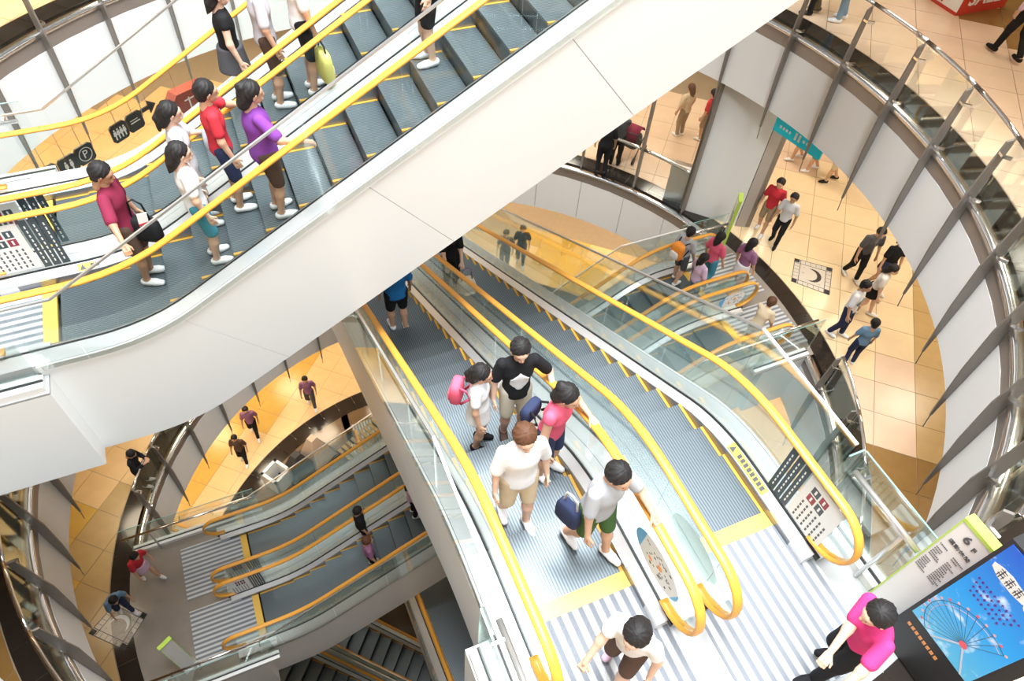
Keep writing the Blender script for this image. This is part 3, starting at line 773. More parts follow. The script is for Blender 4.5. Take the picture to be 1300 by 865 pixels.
b = MB(); b.prism([(-.2, -.045), (.02, -.045), (.02, -.15), (.2, 0), (.02, .15), (.02, .045), (-.2, .045)], -.015, .015, lambda u, v, a: (u, a, v)); b.obj('arrow', K['black'], t)
b = MB(); b.tube([(0, 0, .05), (0, 0, F6 - 1.6 - F5 - 2.45)], .008, 6); b.obj('hanger', K['chrome'], t)
t = thing('shop_sign', 'dark red sign box with a white T shaped mark by the far floor', 'sign', (-.75, 16.2, F5 + 1.9), rad(32))
b = MB(); b.prism([(-.5, -.3), (.42, -.34), (.5, .3), (-.3, .34), (-.5, .1)], -.15, .15, lambda u, v, a: (u, a, v)); b.obj('box', K['red'], t)
b = MB(); b.box(-.05, -.015, -.16, -.15, -.2, .18); b.box(-.15, .1, -.16, -.15, .12, .15); b.obj('mark', K['paper'], t)
b = MB(); b.tube([(-.2, 0, .3), (-.2, 0, F6 - 1.6 - F5 - 1.9)], .012, 6); b.obj('hanger', K['chrome'], t)

# floor mosaics: moon and sun panels let into the floors
def mosaic(label, c4, z, moon):
    p = [Vector((x, y)) for x, y in c4]
    c = sum(p, Vector((0, 0))) / 4
    t = thing('floor_mosaic', label, 'mosaic', (c.x, c.y, z))
    def bl(u, v):
        a = p[0] * (1 - u) + p[1] * u; d = p[3] * (1 - u) + p[2] * u; q = a * (1 - v) + d * v - c; return q
    def pr(poly, h, m): b.prism(poly, 0, h, lambda u, v, a: (*bl(u, v), a), m)
    b = MB(); pr([(0, 0), (1, 0), (1, 1), (0, 1)], .004, 0); b.obj('slab', K['plaque'], t)
    b = MB()
    for k in (0, .16, .84, .985):
        pr([(k, 0), (k + .018, 0), (k + .018, 1), (k, 1)], .005, 0); pr([(0, k), (1, k), (1, k + .018), (0, k + .018)], .005, 0)
    for k in (.29, .43, .57, .71):
        for q in (0, .85):
            pr([(k, q), (k + .01, q), (k + .01, q + .15), (k, q + .15)], .005, 0); pr([(q, k), (q + .15, k), (q + .15, k + .01), (q, k + .01)], .005, 0)
    b.obj('inlay_line', K['ink'], t)
    for u, v in ((0, 0), (.86, 0), (.86, .86), (0, .86)):
        b = MB(); pr([(u, v), (u + .14, v), (u + .14, v + .14), (u, v + .14)], .0055, 0); b.obj('corner_stone', K['black'], t)
    b = MB(); cx, cy, r = .5, .5, .25
    outer = [(cx + r * math.cos(rad(q)), cy + r * math.sin(rad(q))) for q in range(-110, 111, 20)]
    inner = [(cx - .09 + r * .92 * math.cos(rad(q)), cy + r * .92 * math.sin(rad(q))) for q in range(80, -81, -20)]
    pr(outer + inner, .006, 0); b.obj('crescent', K['dark' if moon else 'paper'], t)
    for u, v, s in ((.27, .5, .05), (.28, .28, .03), (.72, .76, .03), (.4, .74, .02)):
        b = MB(); pr([(u + (s if q % 2 == 0 else s * .35) * math.cos(q * PI / 4), v + (s if q % 2 == 0 else s * .35) * math.sin(q * PI / 4)) for q in range(8)], .006, 0); b.obj('star', K['wallgrey'], t)
mosaic('square floor mosaic with a grey crescent moon and stars', [(11.6, 8.31), (12.26, 7.71), (11.62, 7.03), (11.04, 7.71)], F5, True)
mosaic('square floor mosaic with a pale crescent on the brown lower landing', [(-6.02, 7.74), (-5.36, 8.28), (-4.79, 7.7), (-5.32, 7.07)], F4, False)

# waste bin behind the glazed screen, sale stand, floor kiosks
t = thing('waste_bin', 'grey steel waste bin behind the brown framed glass screen', 'bin', (10.0, 11.25, F5), rad(-45))
b = MB(); b.box(-.26, .26, -.2, .2, 0, .85); b.obj('body', K['steel'], t)
b = MB(); b.prism([(-.2, .85), (.2, .85), (.2, .95), (-.1, 1.05), (-.2, 1.05)], -.27, .27, lambda u, v, a: (a, u, v)); b.obj('lid', K['steel'], t)
b = MB(); b.box(-.18, .18, .205, .21, .86, .93); b.obj('opening', K['black'], t)
t = thing('sale_stand', 'white and red display box with SALE lettering at the top right', 'display', (13.62, 9.02, F6), 0)
b = MB(); b.box(0, 1.3, 0, 1.4, 0, 1.0); b.obj('box', K['paper'], t)
SR = mat('sale_red', (.55, .05, .03), .5)
b = MB(); b.box(.0, 1.3, -.012, -.002, 0, 1.0); b.obj('red_panel', SR, t)
b = MB(); b.box(-.012, -.002, 0, 1.4, 0, .06); b.obj('red_band', SR, t)
me = text('SALE', .42, K['paper'], bold=True); o = link('lettering', me, t); o.matrix_local = Matrix.Translation((.62, -.014, .30)) @ Matrix.Rotation(PI / 2, 4, 'X')
b = MB(); b.tube([(-.006, .52, .72), (-.006, .5, .45), (-.006, .42, .10)], [.03, .05, .02], 6); b.tube([(-.006, .5, .45), (-.006, .62, .10)], [.045, .02], 6); b.obj('printed_figure', SR, t)
# ---------------------------------------------------------------- people
def surface_nets(D, lo, res):
    nx, ny, nz = D.shape; ins = D < 0
    c = [(i, j, k) for i in (0, 1) for j in (0, 1) for k in (0, 1)]
    cnt = sum(ins[i:nx - 1 + i, j:ny - 1 + j, k:nz - 1 + k].astype(np.int8) for i, j, k in c)
    idx = np.argwhere((cnt > 0) & (cnt < 8))
    vid = -np.ones((nx - 1, ny - 1, nz - 1), np.int32); vid[idx[:, 0], idx[:, 1], idx[:, 2]] = np.arange(len(idx))
    val = [D[idx[:, 0] + i, idx[:, 1] + j, idx[:, 2] + k] for i, j, k in c]
    acc = np.zeros((len(idx), 3)); n = np.zeros(len(idx))
    for a in range(8):
        for b_ in range(a + 1, 8):
            if sum(abs(p - q) for p, q in zip(c[a], c[b_])) != 1: continue
            x = (val[a] < 0) != (val[b_] < 0); t = np.where(x, val[a] / np.where(x, val[a] - val[b_], 1), 0)
            acc += x[:, None] * (np.array(c[a]) + t[:, None] * (np.array(c[b_]) - np.array(c[a]))); n += x
    V = (idx + acc / n[:, None]) * res + lo
    F = []
    for ax in range(3):
        o1, o2 = [q for q in range(3) if q != ax]
        s0 = [slice(1, -1)] * 3; s1 = [slice(1, -1)] * 3; s0[ax] = slice(0, -1); s1[ax] = slice(1, None)
        A, B_ = ins[tuple(s0)], ins[tuple(s1)]
        e = np.argwhere(A != B_); off = np.array([1, 1, 1]); off[ax] = 0; g = e + off
        fl = A[e[:, 0], e[:, 1], e[:, 2]]
        q = []
        for d1, d2 in ((0, 0), (1, 0), (1, 1), (0, 1)):
            h = g.copy(); h[:, o1] -= d1; h[:, o2] -= d2; q.append(vid[h[:, 0], h[:, 1], h[:, 2]])
        q = np.stack(q, 1); fwd = fl if ax != 1 else ~fl
        q = np.where(fwd[:, None], q, q[:, ::-1]); F.append(q)
    F = np.concatenate(F); return V, F[(F >= 0).all(1)]

def sdf(prims, res, k=.03, cuts=()):
    """smooth union of tapered capsules (a, b, ra, rb[, flatten axis, factor]); cuts keep the side against the normal"""
    pr = [(np.array(p[0], float), np.array(p[1], float), p[2], p[3], (np.array(p[4], float), p[5]) if len(p) > 4 else None) for p in prims]
    lo = np.min([np.minimum(p[0], p[1]) - max(p[2], p[3]) for p in pr], 0) - 3 * res
    hi = np.max([np.maximum(p[0], p[1]) + max(p[2], p[3]) for p in pr], 0) + 3 * res
    n = np.ceil((hi - lo) / res).astype(int) + 1
    D = np.full(n, 1.0, np.float32); ax = [lo[i] + res * np.arange(n[i]) for i in range(3)]
    for a, b_, ra, rb, fl in pr:
        m = max(ra, rb) + k + 2 * res
        i0 = np.maximum(0, np.floor((np.minimum(a, b_) - m - lo) / res).astype(int)); i1 = np.minimum(n, np.ceil((np.maximum(a, b_) + m - lo) / res).astype(int) + 1)
        X = ax[0][i0[0]:i1[0], None, None] - a[0]; Y = ax[1][None, i0[1]:i1[1], None] - a[1]; Z = ax[2][None, None, i0[2]:i1[2]] - a[2]
        d = b_ - a
        if fl is not None:
            f, sc = fl; pf = (X * f[0] + Y * f[1] + Z * f[2]) * (sc - 1); X = X + pf * f[0]; Y = Y + pf * f[1]; Z = Z + pf * f[2]
            d = d + (d @ f) * (sc - 1) * f
        L = d @ d
        t = np.clip((X * d[0] + Y * d[1] + Z * d[2]) / L, 0, 1) if L > 1e-9 else 0.0
        dist = np.sqrt((X - t * d[0]) ** 2 + (Y - t * d[1]) ** 2 + (Z - t * d[2]) ** 2) - (ra + t * (rb - ra))
        if fl is not None: dist = dist / (1 + (fl[1] - 1) * .45)
        sl = (slice(i0[0], i1[0]), slice(i0[1], i1[1]), slice(i0[2], i1[2])); o = D[sl]
        h = np.clip(.5 + .5 * (o - dist) / k, 0, 1); D[sl] = o * (1 - h) + dist * h - k * h * (1 - h)
    for p, nn in cuts:
        nn = np.array(nn, float); nn = nn / np.linalg.norm(nn)
        D = np.maximum(D, ((ax[0][:, None, None] - p[0]) * nn[0] + (ax[1][None, :, None] - p[1]) * nn[1] + (ax[2][None, None, :] - p[2]) * nn[2]).astype(np.float32))
    D[0], D[-1] = 1, 1; D[:, 0], D[:, -1] = 1, 1; D[:, :, 0], D[:, :, -1] = 1, 1
    return surface_nets(D, lo, res)
def npmesh(name, parts, m):
    V = np.concatenate([p[0] for p in parts]); off = 0; F = []
    for v, f in parts: F.append(f + off); off += len(v)
    F = np.concatenate(F); me = bpy.data.meshes.new(name)
    me.vertices.add(len(V)); me.vertices.foreach_set('co', V.astype(np.float32).ravel())
    me.loops.add(F.size); me.loops.foreach_set('vertex_index', F.astype(np.int32).ravel())
    me.polygons.add(len(F)); me.polygons.foreach_set('loop_start', np.arange(0, F.size, 4, dtype=np.int32))
    me.polygons.foreach_set('use_smooth', np.ones(len(F), bool)); me.update(calc_edges=True); me.materials.append(m); return me

def head_prims():
    p = [((-.022, 0, .03), (-.012, 0, .022), .088, .09), ((.02, 0, .0), (.03, 0, -.05), .072, .058), ((.035, 0, -.06), (.055, 0, -.085), .05, .034),
         ((.06, -.02, .022), (.06, .02, .022), .034, .034), ((-.025, 0, -.06), (-.035, 0, -.18), .052, .058)]
    q = [((.092, 0, .008), (.108, 0, -.030), .010, .015), ((.094, -.016, -.066), (.094, .016, -.066), .009, .009)]
    for s in (-1, 1): q += [((.0, s * .088, .008), (-.008, s * .085, -.035), .017, .012)]
    return p, q
def cached(key, fn, C_={}):
    if key not in C_: C_[key] = fn()
    return C_[key]
def head_geo(res):
    p, q = head_prims(); return sdf(p + q, res, .022)
def hair_geo(kind, res):
    p = [((-.028, 0, .035), (-.018, 0, .028), .104, .104)]
    cuts = [((.066, 0, .052), (.80, 0, -.6))]
    if kind == 'short': p.append(((-.05, 0, .0), (-.052, 0, -.05), .085, .068)); cuts.append(((0, 0, -.085), (.25, 0, -1)))
    if kind in ('long', 'bun', 'tail'): p.append(((-.055, 0, 0), (-.075, 0, -.10), .092, .082))
    if kind == 'long': p += [((-.075, 0, -.1), (-.095, 0, -.26), .082, .05)]
    if kind == 'bun': p.append(((-.105, 0, .07), (-.11, 0, .072), .052, .05))
    if kind == 'tail': p += [((-.11, 0, .02), (-.15, 0, -.06), .035, .04), ((-.15, 0, -.06), (-.14, 0, -.2), .04, .02)]
    v, f = sdf(p, res, .02, cuts)
    az = np.arctan2(v[:, 1], v[:, 0]); el = v[:, 2] * 40
    k = 1 + .022 * np.sin(11 * az + 2 * np.sin(el)) + .016 * np.sin(19 * az + el * 1.3) + .014 * np.sin(5 * az - el)
    return v * k[:, None], f
def hand_geo(curl, res=.0052):
    p = [((.012, .014, 0), (.078, .024, 0), .021, .018, (0, 0, 1), 1.35), ((.012, -.012, 0), (.074, -.022, 0), .021, .017, (0, 0, 1), 1.35), ((-.03, 0, 0), (.02, 0, 0), .027, .025)]
    for y, L in ((.031, .070), (.011, .080), (-.009, .073), (-.028, .057)):
        a = Vector((.084, y, 0)); c1, c2 = rad(curl * .6), rad(curl * 1.5)
        m = a + Vector((math.cos(c1), y * .8, -math.sin(c1))) * L * .52; e = m + Vector((math.cos(c2), y * .4, -math.sin(c2))) * L * .48
        p += [(a, m, .0098, .0088), (m, e, .0088, .0074)]
    p += [((.022, .03, -.004), (.052, .054, -.012), .0135, .011), ((.052, .054, -.012), (.082, .062, -.022), .0105, .008)]
    return sdf(p, res, .008)
def xf(geo, M4, flip=False):
    v, f = geo; A = np.array(M4.to_3x3()); t = np.array(M4.translation)
    return v @ A.T + t, (f[:, ::-1] if flip else f)
def ik(a, tgt, l1, l2, pole):
    d = tgt - a; L = min(d.length, (l1 + l2) * .998); d = d.normalized(); tgt = a + d * L
    x = (l1 * l1 - l2 * l2 + L * L) / (2 * L); h = math.sqrt(max(0, l1 * l1 - x * x))
    p = pole - d * pole.dot(d)
    if p.length < 1e-4: p = Vector((1, 0, 0))
    return a + d * x + p.normalized() * h, tgt
SKIN = [mat('skin_%s' % n, c, .5, 0, .05, 12) for n, c in (('pale', (.68, .44, .32)), ('warm', (.58, .34, .22)), ('tan', (.45, .25, .15)))]
HAIR = dict(black=mat('hair_black', (.016, .014, .014), .62, 0, .3, 30, spec=.3), brown=mat('hair_brown', (.10, .042, .02), .65, 0, .3, 30, spec=.3))
EYE = mat('eye_dark', (.02, .015, .012), .2); LIP = mat('lips', (.42, .16, .13), .45)
CL = {n: mat('cloth_' + n, c, .85, 0, .10, 9, spec=.2) for n, c in dict(
    maroon=(.20, .02, .05), white=(.78, .78, .79), pale=(.62, .63, .66), grey=(.42, .44, .47), red=(.55, .035, .05), purple=(.20, .05, .30), black=(.014, .014, .016),
    teal=(.07, .30, .40), navy=(.03, .04, .09), cream=(.60, .56, .46), pink=(.74, .12, .20), magenta=(.68, .05, .22), green=(.06, .13, .04), khaki=(.36, .27, .17),
    blue=(.02, .17, .45), denim=(.16, .28, .42), brown=(.10, .06, .045), lilac=(.62, .45, .60), beige=(.62, .50, .34), darkgrey=(.09, .09, .10), check=(.52, .50, .54), mauve=(.30, .14, .25)).items()}
EYEM = None
def person(label, pos, yaw, H=1.65, hair='short', hc='black', top='white', sl=.5, bot='shorts', bc='black', shoes='white', skin=1, lh=None, rh=None,
           stride=.0, lean=0., hyaw=0., hpitch=.15, res=.017, print_=None, bulk=1.0, group=None, shoes_on=True):
    s = H / 1.7; t = thing('person', label, 'person', pos, rad(yaw), group)
    V3 = Vector
    hz = .515 * H; pel = V3((0, 0, hz + .03 * s)); Rl = Matrix.Rotation(lean, 3, 'Y')
    up = Rl @ V3((0, 0, 1)); fw = Rl @ V3((1, 0, 0))
    waist = pel + up * .13 * s; chest = pel + up * .31 * s; nb = pel + up * .49 * s; head = nb + up * .165 * s + fw * (.03 + lean * .05)
    W = bulk
    tors = [(pel, waist, .142 * s * W, .125 * s * W, fw, 1.32), (waist, chest, .125 * s * W, .145 * s * W, fw, 1.30),
            (chest + V3((0, .055 * s, 0)), chest + V3((0, .07 * s, 0)) + up * .1 * s, .10 * s, .075 * s), (chest - V3((0, .055 * s, 0)), chest - V3((0, .07 * s, 0)) + up * .1 * s, .10 * s, .075 * s),
            (nb - up * .03 * s, nb + up * .06 * s, .062 * s, .052 * s)]
    arms, legs, shoe, hands = [], [], [], []
    sleeves = []; trou = []
    for sd, hand in ((1, lh), (-1, rh)):
        sh = chest + up * .135 * s + V3((0, sd * .168 * s, 0))
        tg = V3(hand) if hand else sh + V3((.07 + .1 * stride * -sd, sd * .085, -.50 * s))
        el, wr = ik(sh, tg, .275 * s, .245 * s, V3((-.75, sd * .55, -.35)))
        arms += [(sh, el, .050 * s, .041 * s), (el, wr, .040 * s, .027 * s)]
        se = sh + (el - sh) * min(1, sl * 1.6) if sl < .62 else None
        sleeves.append((sh, se, .064 * s, .066 * s) if se is not None else (sh, el, .064 * s, .056 * s))
        if sl >= .62: sleeves.append((el, el + (wr - el) * min(1, (sl - .5) * 2), .056 * s, .045 * s))
        d = (wr - el).normalized(); z = V3((0, 0, 1)) - d * d.z
        if z.length < .35: z = V3((0, sd, 0)) - d * d.y * sd
        z.normalize(); y = z.cross(d)
        M4 = Matrix(((d.x, y.x, z.x, wr.x), (d.y, y.y, z.y, wr.y), (d.z, y.z, z.z, wr.z), (0, 0, 0, 1)))
        flip = (sd == 1); Fm = Matrix.Diagonal((s, -s if flip else s, s, 1))
        hands.append(xf(cached(('hand', bool(hand)), lambda: hand_geo(62 if hand else 24)), M4 @ Fm, flip))
        hp = pel + V3((0, sd * .085 * s, -.02)); fx = sd * stride * .5
        an = V3((fx, sd * .095 * s, .075 * s + (abs(stride) * .12 if fx < 0 else 0)))
        kn, an = ik(hp, an, .245 * H, .235 * H, V3((1, sd * .12, 0)))
        legs += [(hp, kn, .082 * s * W, .054 * s), (kn, kn + (an - kn) * .35, .053 * s, .055 * s), (kn + (an - kn) * .35, an, .055 * s, .037 * s)]
        ft = [(an + V3((-.03, 0, -.03)) * s, an + V3((.09, sd * .012, -.045)) * s, .040 * s, .036 * s), (an + V3((.09, sd * .012, -.045)) * s, an + V3((.16, sd * .02, -.05)) * s, .036 * s, .028 * s)]
        legs += ft; shoe.append([(a, b_, ra + .009, rb + .009) for a, b_, ra, rb in ft])
        cut_ = dict(shorts=.92, pants=3, skirt=.9, dress=.9, brief=.6).get(bot, 1)
        trou += [(hp, hp + (kn - hp) * min(1, cut_), .097 * s * W, .078 * s)]
        if bot == 'pants': trou += [(kn, kn + (an - kn) * .95, .068 * s, .056 * s)]
    rx = res
    body = sdf(tors + arms + legs, rx, .03 * s)
    HM = Matrix.Translation(head) @ Matrix.Rotation(rad(hyaw), 4, 'Z') @ Matrix.Rotation(lean * .6 + hpitch, 4, 'Y') @ Matrix.Scale(s ** .6, 4)
    hres = .009 if res < .02 else .013
    hd = xf(cached(('head', hres), lambda: head_geo(hres)), HM)
    link('body', npmesh('body', [body, hd] + hands, SKIN[skin]), t)
    link('hair', npmesh('hair', [xf(cached(('hair', hair, hres), lambda: hair_geo(hair, hres)), HM)], HAIR[hc]), t)
    for sd in (-1, 1):
        b = MB(); b.tube([(-.007, 0, 0), (0, 0, 0), (.006, 0, 0)], [.006, .011, .004], 8)
        o = link('eye', cached('eye', lambda: b.mesh('eye', EYE, True)), t); o.matrix_local = HM @ Matrix.Translation((.087, sd * .033, .0))
    b = MB(); b.tube([(0, -.024, 0), (.003, -.01, .001), (.004, 0, 0), (.003, .01, .001), (0, .024, 0)], [.002, .005, .0055, .005, .002], 6)
    o = link('mouth', cached('mouth', lambda: b.mesh('mouth', LIP, True)), t); o.matrix_local = HM @ Matrix.Translation((.1, 0, -.066))
    g = .013
    hem = pel - up * (.085 * s if bot != 'dress' else .02)
    sp_ = [(a, b_, ra + g, rb + g, *r) for a, b_, ra, rb, *r in tors[:4]] + [(hem + up * .05, pel, .158 * s * W, .15 * s * W, fw, 1.25), (nb - up * .05 * s, nb + up * .005, .085 * s, .062 * s)]
    if bot == 'dress':
        mid = pel - V3((0, 0, .30 * s)); sp_ += [(pel, mid, .15 * s * W, .185 * s * W, V3((1, 0, 0)), 1.1)]
        cuts = [(mid + V3((0, 0, .04)), (0, 0, -1))]
    else: cuts = [(hem, -up)]
    cuts.append((nb + up * .035 * s, up + fw * .25))
    link('shirt' if bot != 'dress' else 'dress', npmesh('shirt', [sdf(sp_ + sleeves, rx, .025 * s, cuts)], CL[top]), t)
    if print_:
        cc = [(chest + fw * .05, -fw), (chest + up * .10 * s, up), (pel + up * .10 * s, -up), (chest + V3((0, .10 * s, 0)), (0, 1, 0)), (chest - V3((0, .10 * s, 0)), (0, -1, 0))]
        pc = (chest + pel) / 2 + up * .08 * s + fw * .1
        lat = V3((0, 1, 0)); cc += [(pc + (up * q + lat * r) * .075 * s, up * q + lat * r) for q in (-1, 1) for r in (-1, 1)]
        sp2 = [(a, b_, ra + .006, rb + .006, *r) for a, b_, ra, rb, *r in sp_]
        link('shirt_print', npmesh('shirt_print', [sdf(sp2, .011, .025 * s, cc)], CL[print_]), t)
    if bot in ('shorts', 'pants', 'brief'):
        tp = [(pel - up * .03, pel + up * .05 * s, .148 * s * W, .14 * s * W, fw, 1.3)] + trou
        link('trousers' if bot == 'pants' else 'shorts', npmesh('trousers', [sdf(tp, rx, .025 * s, [(pel + up * .06 * s, up)])], CL[bc]), t)
    elif bot == 'skirt':
        mid = pel - V3((0, 0, .27 * s))
        link('skirt', npmesh('skirt', [sdf([(pel + up * .04 * s, pel, .145 * s * W, .15 * s * W, fw, 1.25), (pel, mid, .162 * s, .20 * s, V3((1, 0, 0)), 1.02)], rx, .03, [(pel + up * .06 * s, up), (mid + V3((0, 0, .02)), (0, 0, -1))])], CL[bc]), t)
    if shoes_on:
        for f in shoe:
            z0 = min(q[2] for v in f for q in v[:2])
            link('shoe', npmesh('shoe', [sdf(f, max(.011, rx * .8), .02, [((0, 0, f[0][0].z + .035 * s), (0, 0, 1)), ((0, 0, f[0][0].z - .043 * s), (0, 0, -1))])], CL[shoes]), t)
    return t

def ride(orig, d, s, lat):
    """a place on the tread nearest to distance s along an escalator"""
    k = round((s - .26) / .4); sc = k * .4 + .26
    z = along(sc, PATH) if sc - .2 < .9 or sc - .2 > STOP - 1.35 else zstep(sc)
    if d == 'x': return (orig[0] + sc, lat, orig[2] + z + .004)
    return (lat, orig[1] - sc, orig[2] + z + .004)
A_ = lambda x, y: ride((XA, 0, F6), 'x', x - XA, y)
C_ = lambda x, y: ride((XA, 0, F4), 'x', x - XA, y)
B_ = lambda x, y: ride((0, yB, F5), 'y', yB - y, x)
fA, fB, fC = 'riders on the upper escalators', 'riders on the middle escalators', 'riders on the lower escalators'
person('person in a maroon shirt and dark shorts near the foot of the upper escalator', A_(-1.3, 6.86), -15, 1.66, top='maroon', sl=.55, bc='brown', skin=2, rh=(.22, -.66, 1.0), group=fA, hpitch=.35, bulk=1.12)
person('person in a pale blouse and teal shorts with long black hair on the upper escalator', A_(-.72, 6.50), 5, 1.56, 'long', top='white', sl=.4, bc='teal', skin=0, group=fA)
person('person in a white and grey shirt carrying a grey camera bag on the upper escalator', A_(-.72, 7.16), 0, 1.6, 'tail', top='pale', bc='check', sl=.45, skin=0, lh=(.30, .1, 1.12), group=fA)
person('person in a red shirt behind the purple shirted rider', A_(-.05, 7.02), 5, 1.62, 'short', top='red', sl=.4, bc='navy', skin=1, lh=(.42, .30, 1.05), group=fA)
person('person in a wide purple shirt holding the yellow near handrail', A_(.18, 6.48), 8, 1.62, 'bun', top='purple', sl=.5, bc='brown', shoes='white', skin=1, rh=(.34, -.36, 1.06), group=fA, bulk=1.2)
person('person in a sleeveless black top at the top edge, far upper escalator', A_(.40, 8.46), 0, 1.65, 'long', top='black', sl=.15, bc='darkgrey', bot='skirt', skin=0, group=fA)
person('person in a checked grey shirt at the top edge, on the far upper escalator', A_(.82, 8.20), 0, 1.68, top='check', bc='brown', skin=1, group=fA)
person('person in a white shirt at the top edge, beside the checked shirt', A_(1.2, 7.98), 0, 1.68, top='white', bc='black', skin=1, rh=(.12, -.26, .72), group=fA)
person('person high up the near upper escalator, cut off by the top edge', A_(2.3, 7.05), 180, 1.66, top='white', bc='black', skin=0, group=fA)
person('small person in a white dress with a pink bag on the middle escalator', B_(1.60, 3.92), -35, 1.46, 'tail', top='white', sl=.3, bot='dress', shoes='black', skin=1, group=fB)
person('person in a black shirt with white print and cream shorts on the middle escalator', B_(2.02, 3.72), -100, 1.70, top='black', sl=.5, bc='cream', shoes='brown', skin=0, lh=(.22, .36, 1.0), print_='white', hpitch=.3, group=fB)
person('person in a coral pink sleeveless top holding the middle yellow handrail', B_(2.02, 2.88), -60, 1.60, 'bun', top='pink', sl=.08, bc='navy', skin=1, lh=(.28, .21, 1.04), group=fB, lean=.12)
person('brown haired person in a loose white shirt leaving the middle escalator', B_(1.5, 2.40), -95, 1.65, 'short', 'brown', top='white', sl=.55, bc='beige', shoes='white', skin=0, stride=.2, hpitch=.3, group=fB, bulk=1.12)
person('person in a grey shirt and green shorts leaning to the handrail at the escalator head', (2.0, 2.06, F6 + .008), -75, 1.64, top='grey', sl=.5, bc='green', shoes='white', skin=1, lh=(.38, .24, 1.0), stride=.35, lean=.10, group=fB, bulk=1.15)
person('person in a white top with dark hair stepping onto the ribbed metal plate', (1.74, .98, F6 + .008), -150, 1.55, 'long', top='white', sl=.3, bc='brown', shoes='lilac', skin=0, stride=.3, lean=.22, rh=(.36, -.2, .80))
person('person in a magenta shirt and black trousers in front of the ferris wheel poster', (3.42, .30, F6 + .008), 160, 1.60, 'short', top='magenta', sl=.4, bot='pants', bc='black', shoes='black', skin=0, lean=.25, rh=(.5, .22, .95), lh=(.46, .42, .9), stride=.25, bulk=1.1)
person('person in a bright blue shirt and black shorts going down by the left handrail', B_(1.66, 7.30), 90, 1.72, top='blue', sl=.5, bc='black', shoes='white', skin=1, stride=.1, group=fB, bulk=1.12, res=.019)
person('person in black with a pale trolley bag, half hidden by the white escalator side', B_(2.98, 8.6), -90, 1.62, top='black', sl=.5, bc='black', bot='pants', skin=0, rh=(.42, -.22, 1.0), lh=(.34, .1, .9), group=fB, res=.019)
far = dict(res=.023)
person('person in black clothes riding the lower escalator behind the pink shirt', C_(.35, 7.2), 0, 1.62, 'short', top='black', bc='black', group=fC, **far)
person('person in a pink shirt riding the lower escalator', C_(1.26, 7.05), 0, 1.6, 'long', top='lilac', bc='black', bot='pants', group=fC, **far)
person('brown haired person in mauve at the near rail of the lower escalator', C_(.42, 6.5), 0, 1.55, 'short', 'brown', top='mauve', bc='black', bot='pants', group=fC, **far)
person('person in a grey shirt with an orange backpack at the head of the lower escalators', (8.42, 8.66, F5), 15, 1.66, top='grey', bc='darkgrey', skin=1, stride=.2, group=fC, **far)
person('person in a pale pink shirt behind the round blue sticker', (8.36, 7.98, F5), 0, 1.52, 'tail', top='lilac', bc='denim', group=fC, **far)
person('person in a red top and teal trousers at the black stone kerb', (9.0, 8.35, F5), 10, 1.6, 'long', top='pink', bc='teal', bot='pants', stride=.25, **far)
person('person in a purple top and white skirt walking over the black stone kerb', (9.55, 7.95, F5), 5, 1.6, 'long', top='mauve', bc='white', bot='skirt', stride=.25, **far)
person('person in a beige shirt bending at the escalator head beside the moon mosaic', (8.85, 6.42, F5), 20, 1.5, 'short', 'brown', top='beige', bc='beige', lean=.3, lh=(.4, .12, .75), **far)
person('person in a red shirt and khaki shorts walking past the passage', (11.35, 9.40, F5 + .005), -150, 1.64, top='red', bc='khaki', shoes='white', stride=.25, **far)
person('person in a white shirt and black trousers beside the red shirt', (11.42, 8.93, F5 + .005), -150, 1.55, 'long', top='pale', bc='black', bot='pants', shoes='black', stride=.25, skin=2, **far)
person('person in dark clothes pushing forward under the curved white fascia', (12.45, 7.35, F5 + .005), -110, 1.7, top='darkgrey', bc='black', bot='pants', lean=.2, stride=.3, **far)
person('person in black with a dark blue skirt close under the curved white fascia', (12.75, 6.85, F5 + .005), -110, 1.62, 'long', top='black', bc='navy', bot='skirt', stride=.3, **far)
person('person in a white blouse and black skirt striding across the pale tiles', (11.9, 6.35, F5 + .005), -60, 1.6, 'long', top='white', sl=.4, bc='black', bot='skirt', stride=.4, skin=0, lean=.12, **far)
person('person in a white shirt with blue print leaning near the rail, below the moon mosaic', (10.95, 6.05, F5 + .005), -70, 1.7, top='white', bc='navy', bot='pants', print_='denim', stride=.2, **far)
person('small person in denim at the rail next to the white shirted one', (10.72, 5.30, F5 + .005), 60, 1.4, top='denim', bc='navy', bot='pants', **far)
for lb, x, y, kw in (('person of whom only beige legs show below the cyan sign', 14.05, 11.5, dict(top='white', bc='khaki')), ('person of whom only legs with white shoes show, second below the cyan sign', 14.15, 10.95, dict(top='grey', bc='teal')),
                     ('person in dark shoes third below the cyan sign', 14.35, 10.4, dict(top='red', bc='beige', shoes='black'))):
    person(lb, (x, y, F5 + .005), 150, 1.66, stride=.3, **kw, **far)
person('person in a lilac shirt and black trousers striding at the top right corner', (13.3, 7.5, F6 + .005), 75, 1.72, top='lilac', sl=.9, bc='black', bot='pants', shoes='black', stride=.45, **far)
person('person in blue jeans at the top edge beyond the glass balustrade', (11.2, 9.55, F6 + .005), 140, 1.7, top='white', bc='denim', bot='pants', stride=.1, **far)
person('person in black trousers at the top edge beside the blue jeans', (10.86, 9.95, F6 + .005), 140, 1.68, top='grey', bc='black', bot='pants', shoes='black', stride=.15, **far)
person('person in black behind the glazed screen with a stroller', (8.62, 12.75, F5 + .005), 60, 1.7, top='black', bc='black', bot='pants', shoes='black', **far)
person('person in a grey jacket beside the stroller behind the glazed screen', (9.14, 12.95, F5 + .005), 50, 1.7, top='darkgrey', sl=.9, bc='black', bot='pants', shoes='black', lh=(.4, .1, 1.0), rh=(.4, -.1, 1.0), **far)
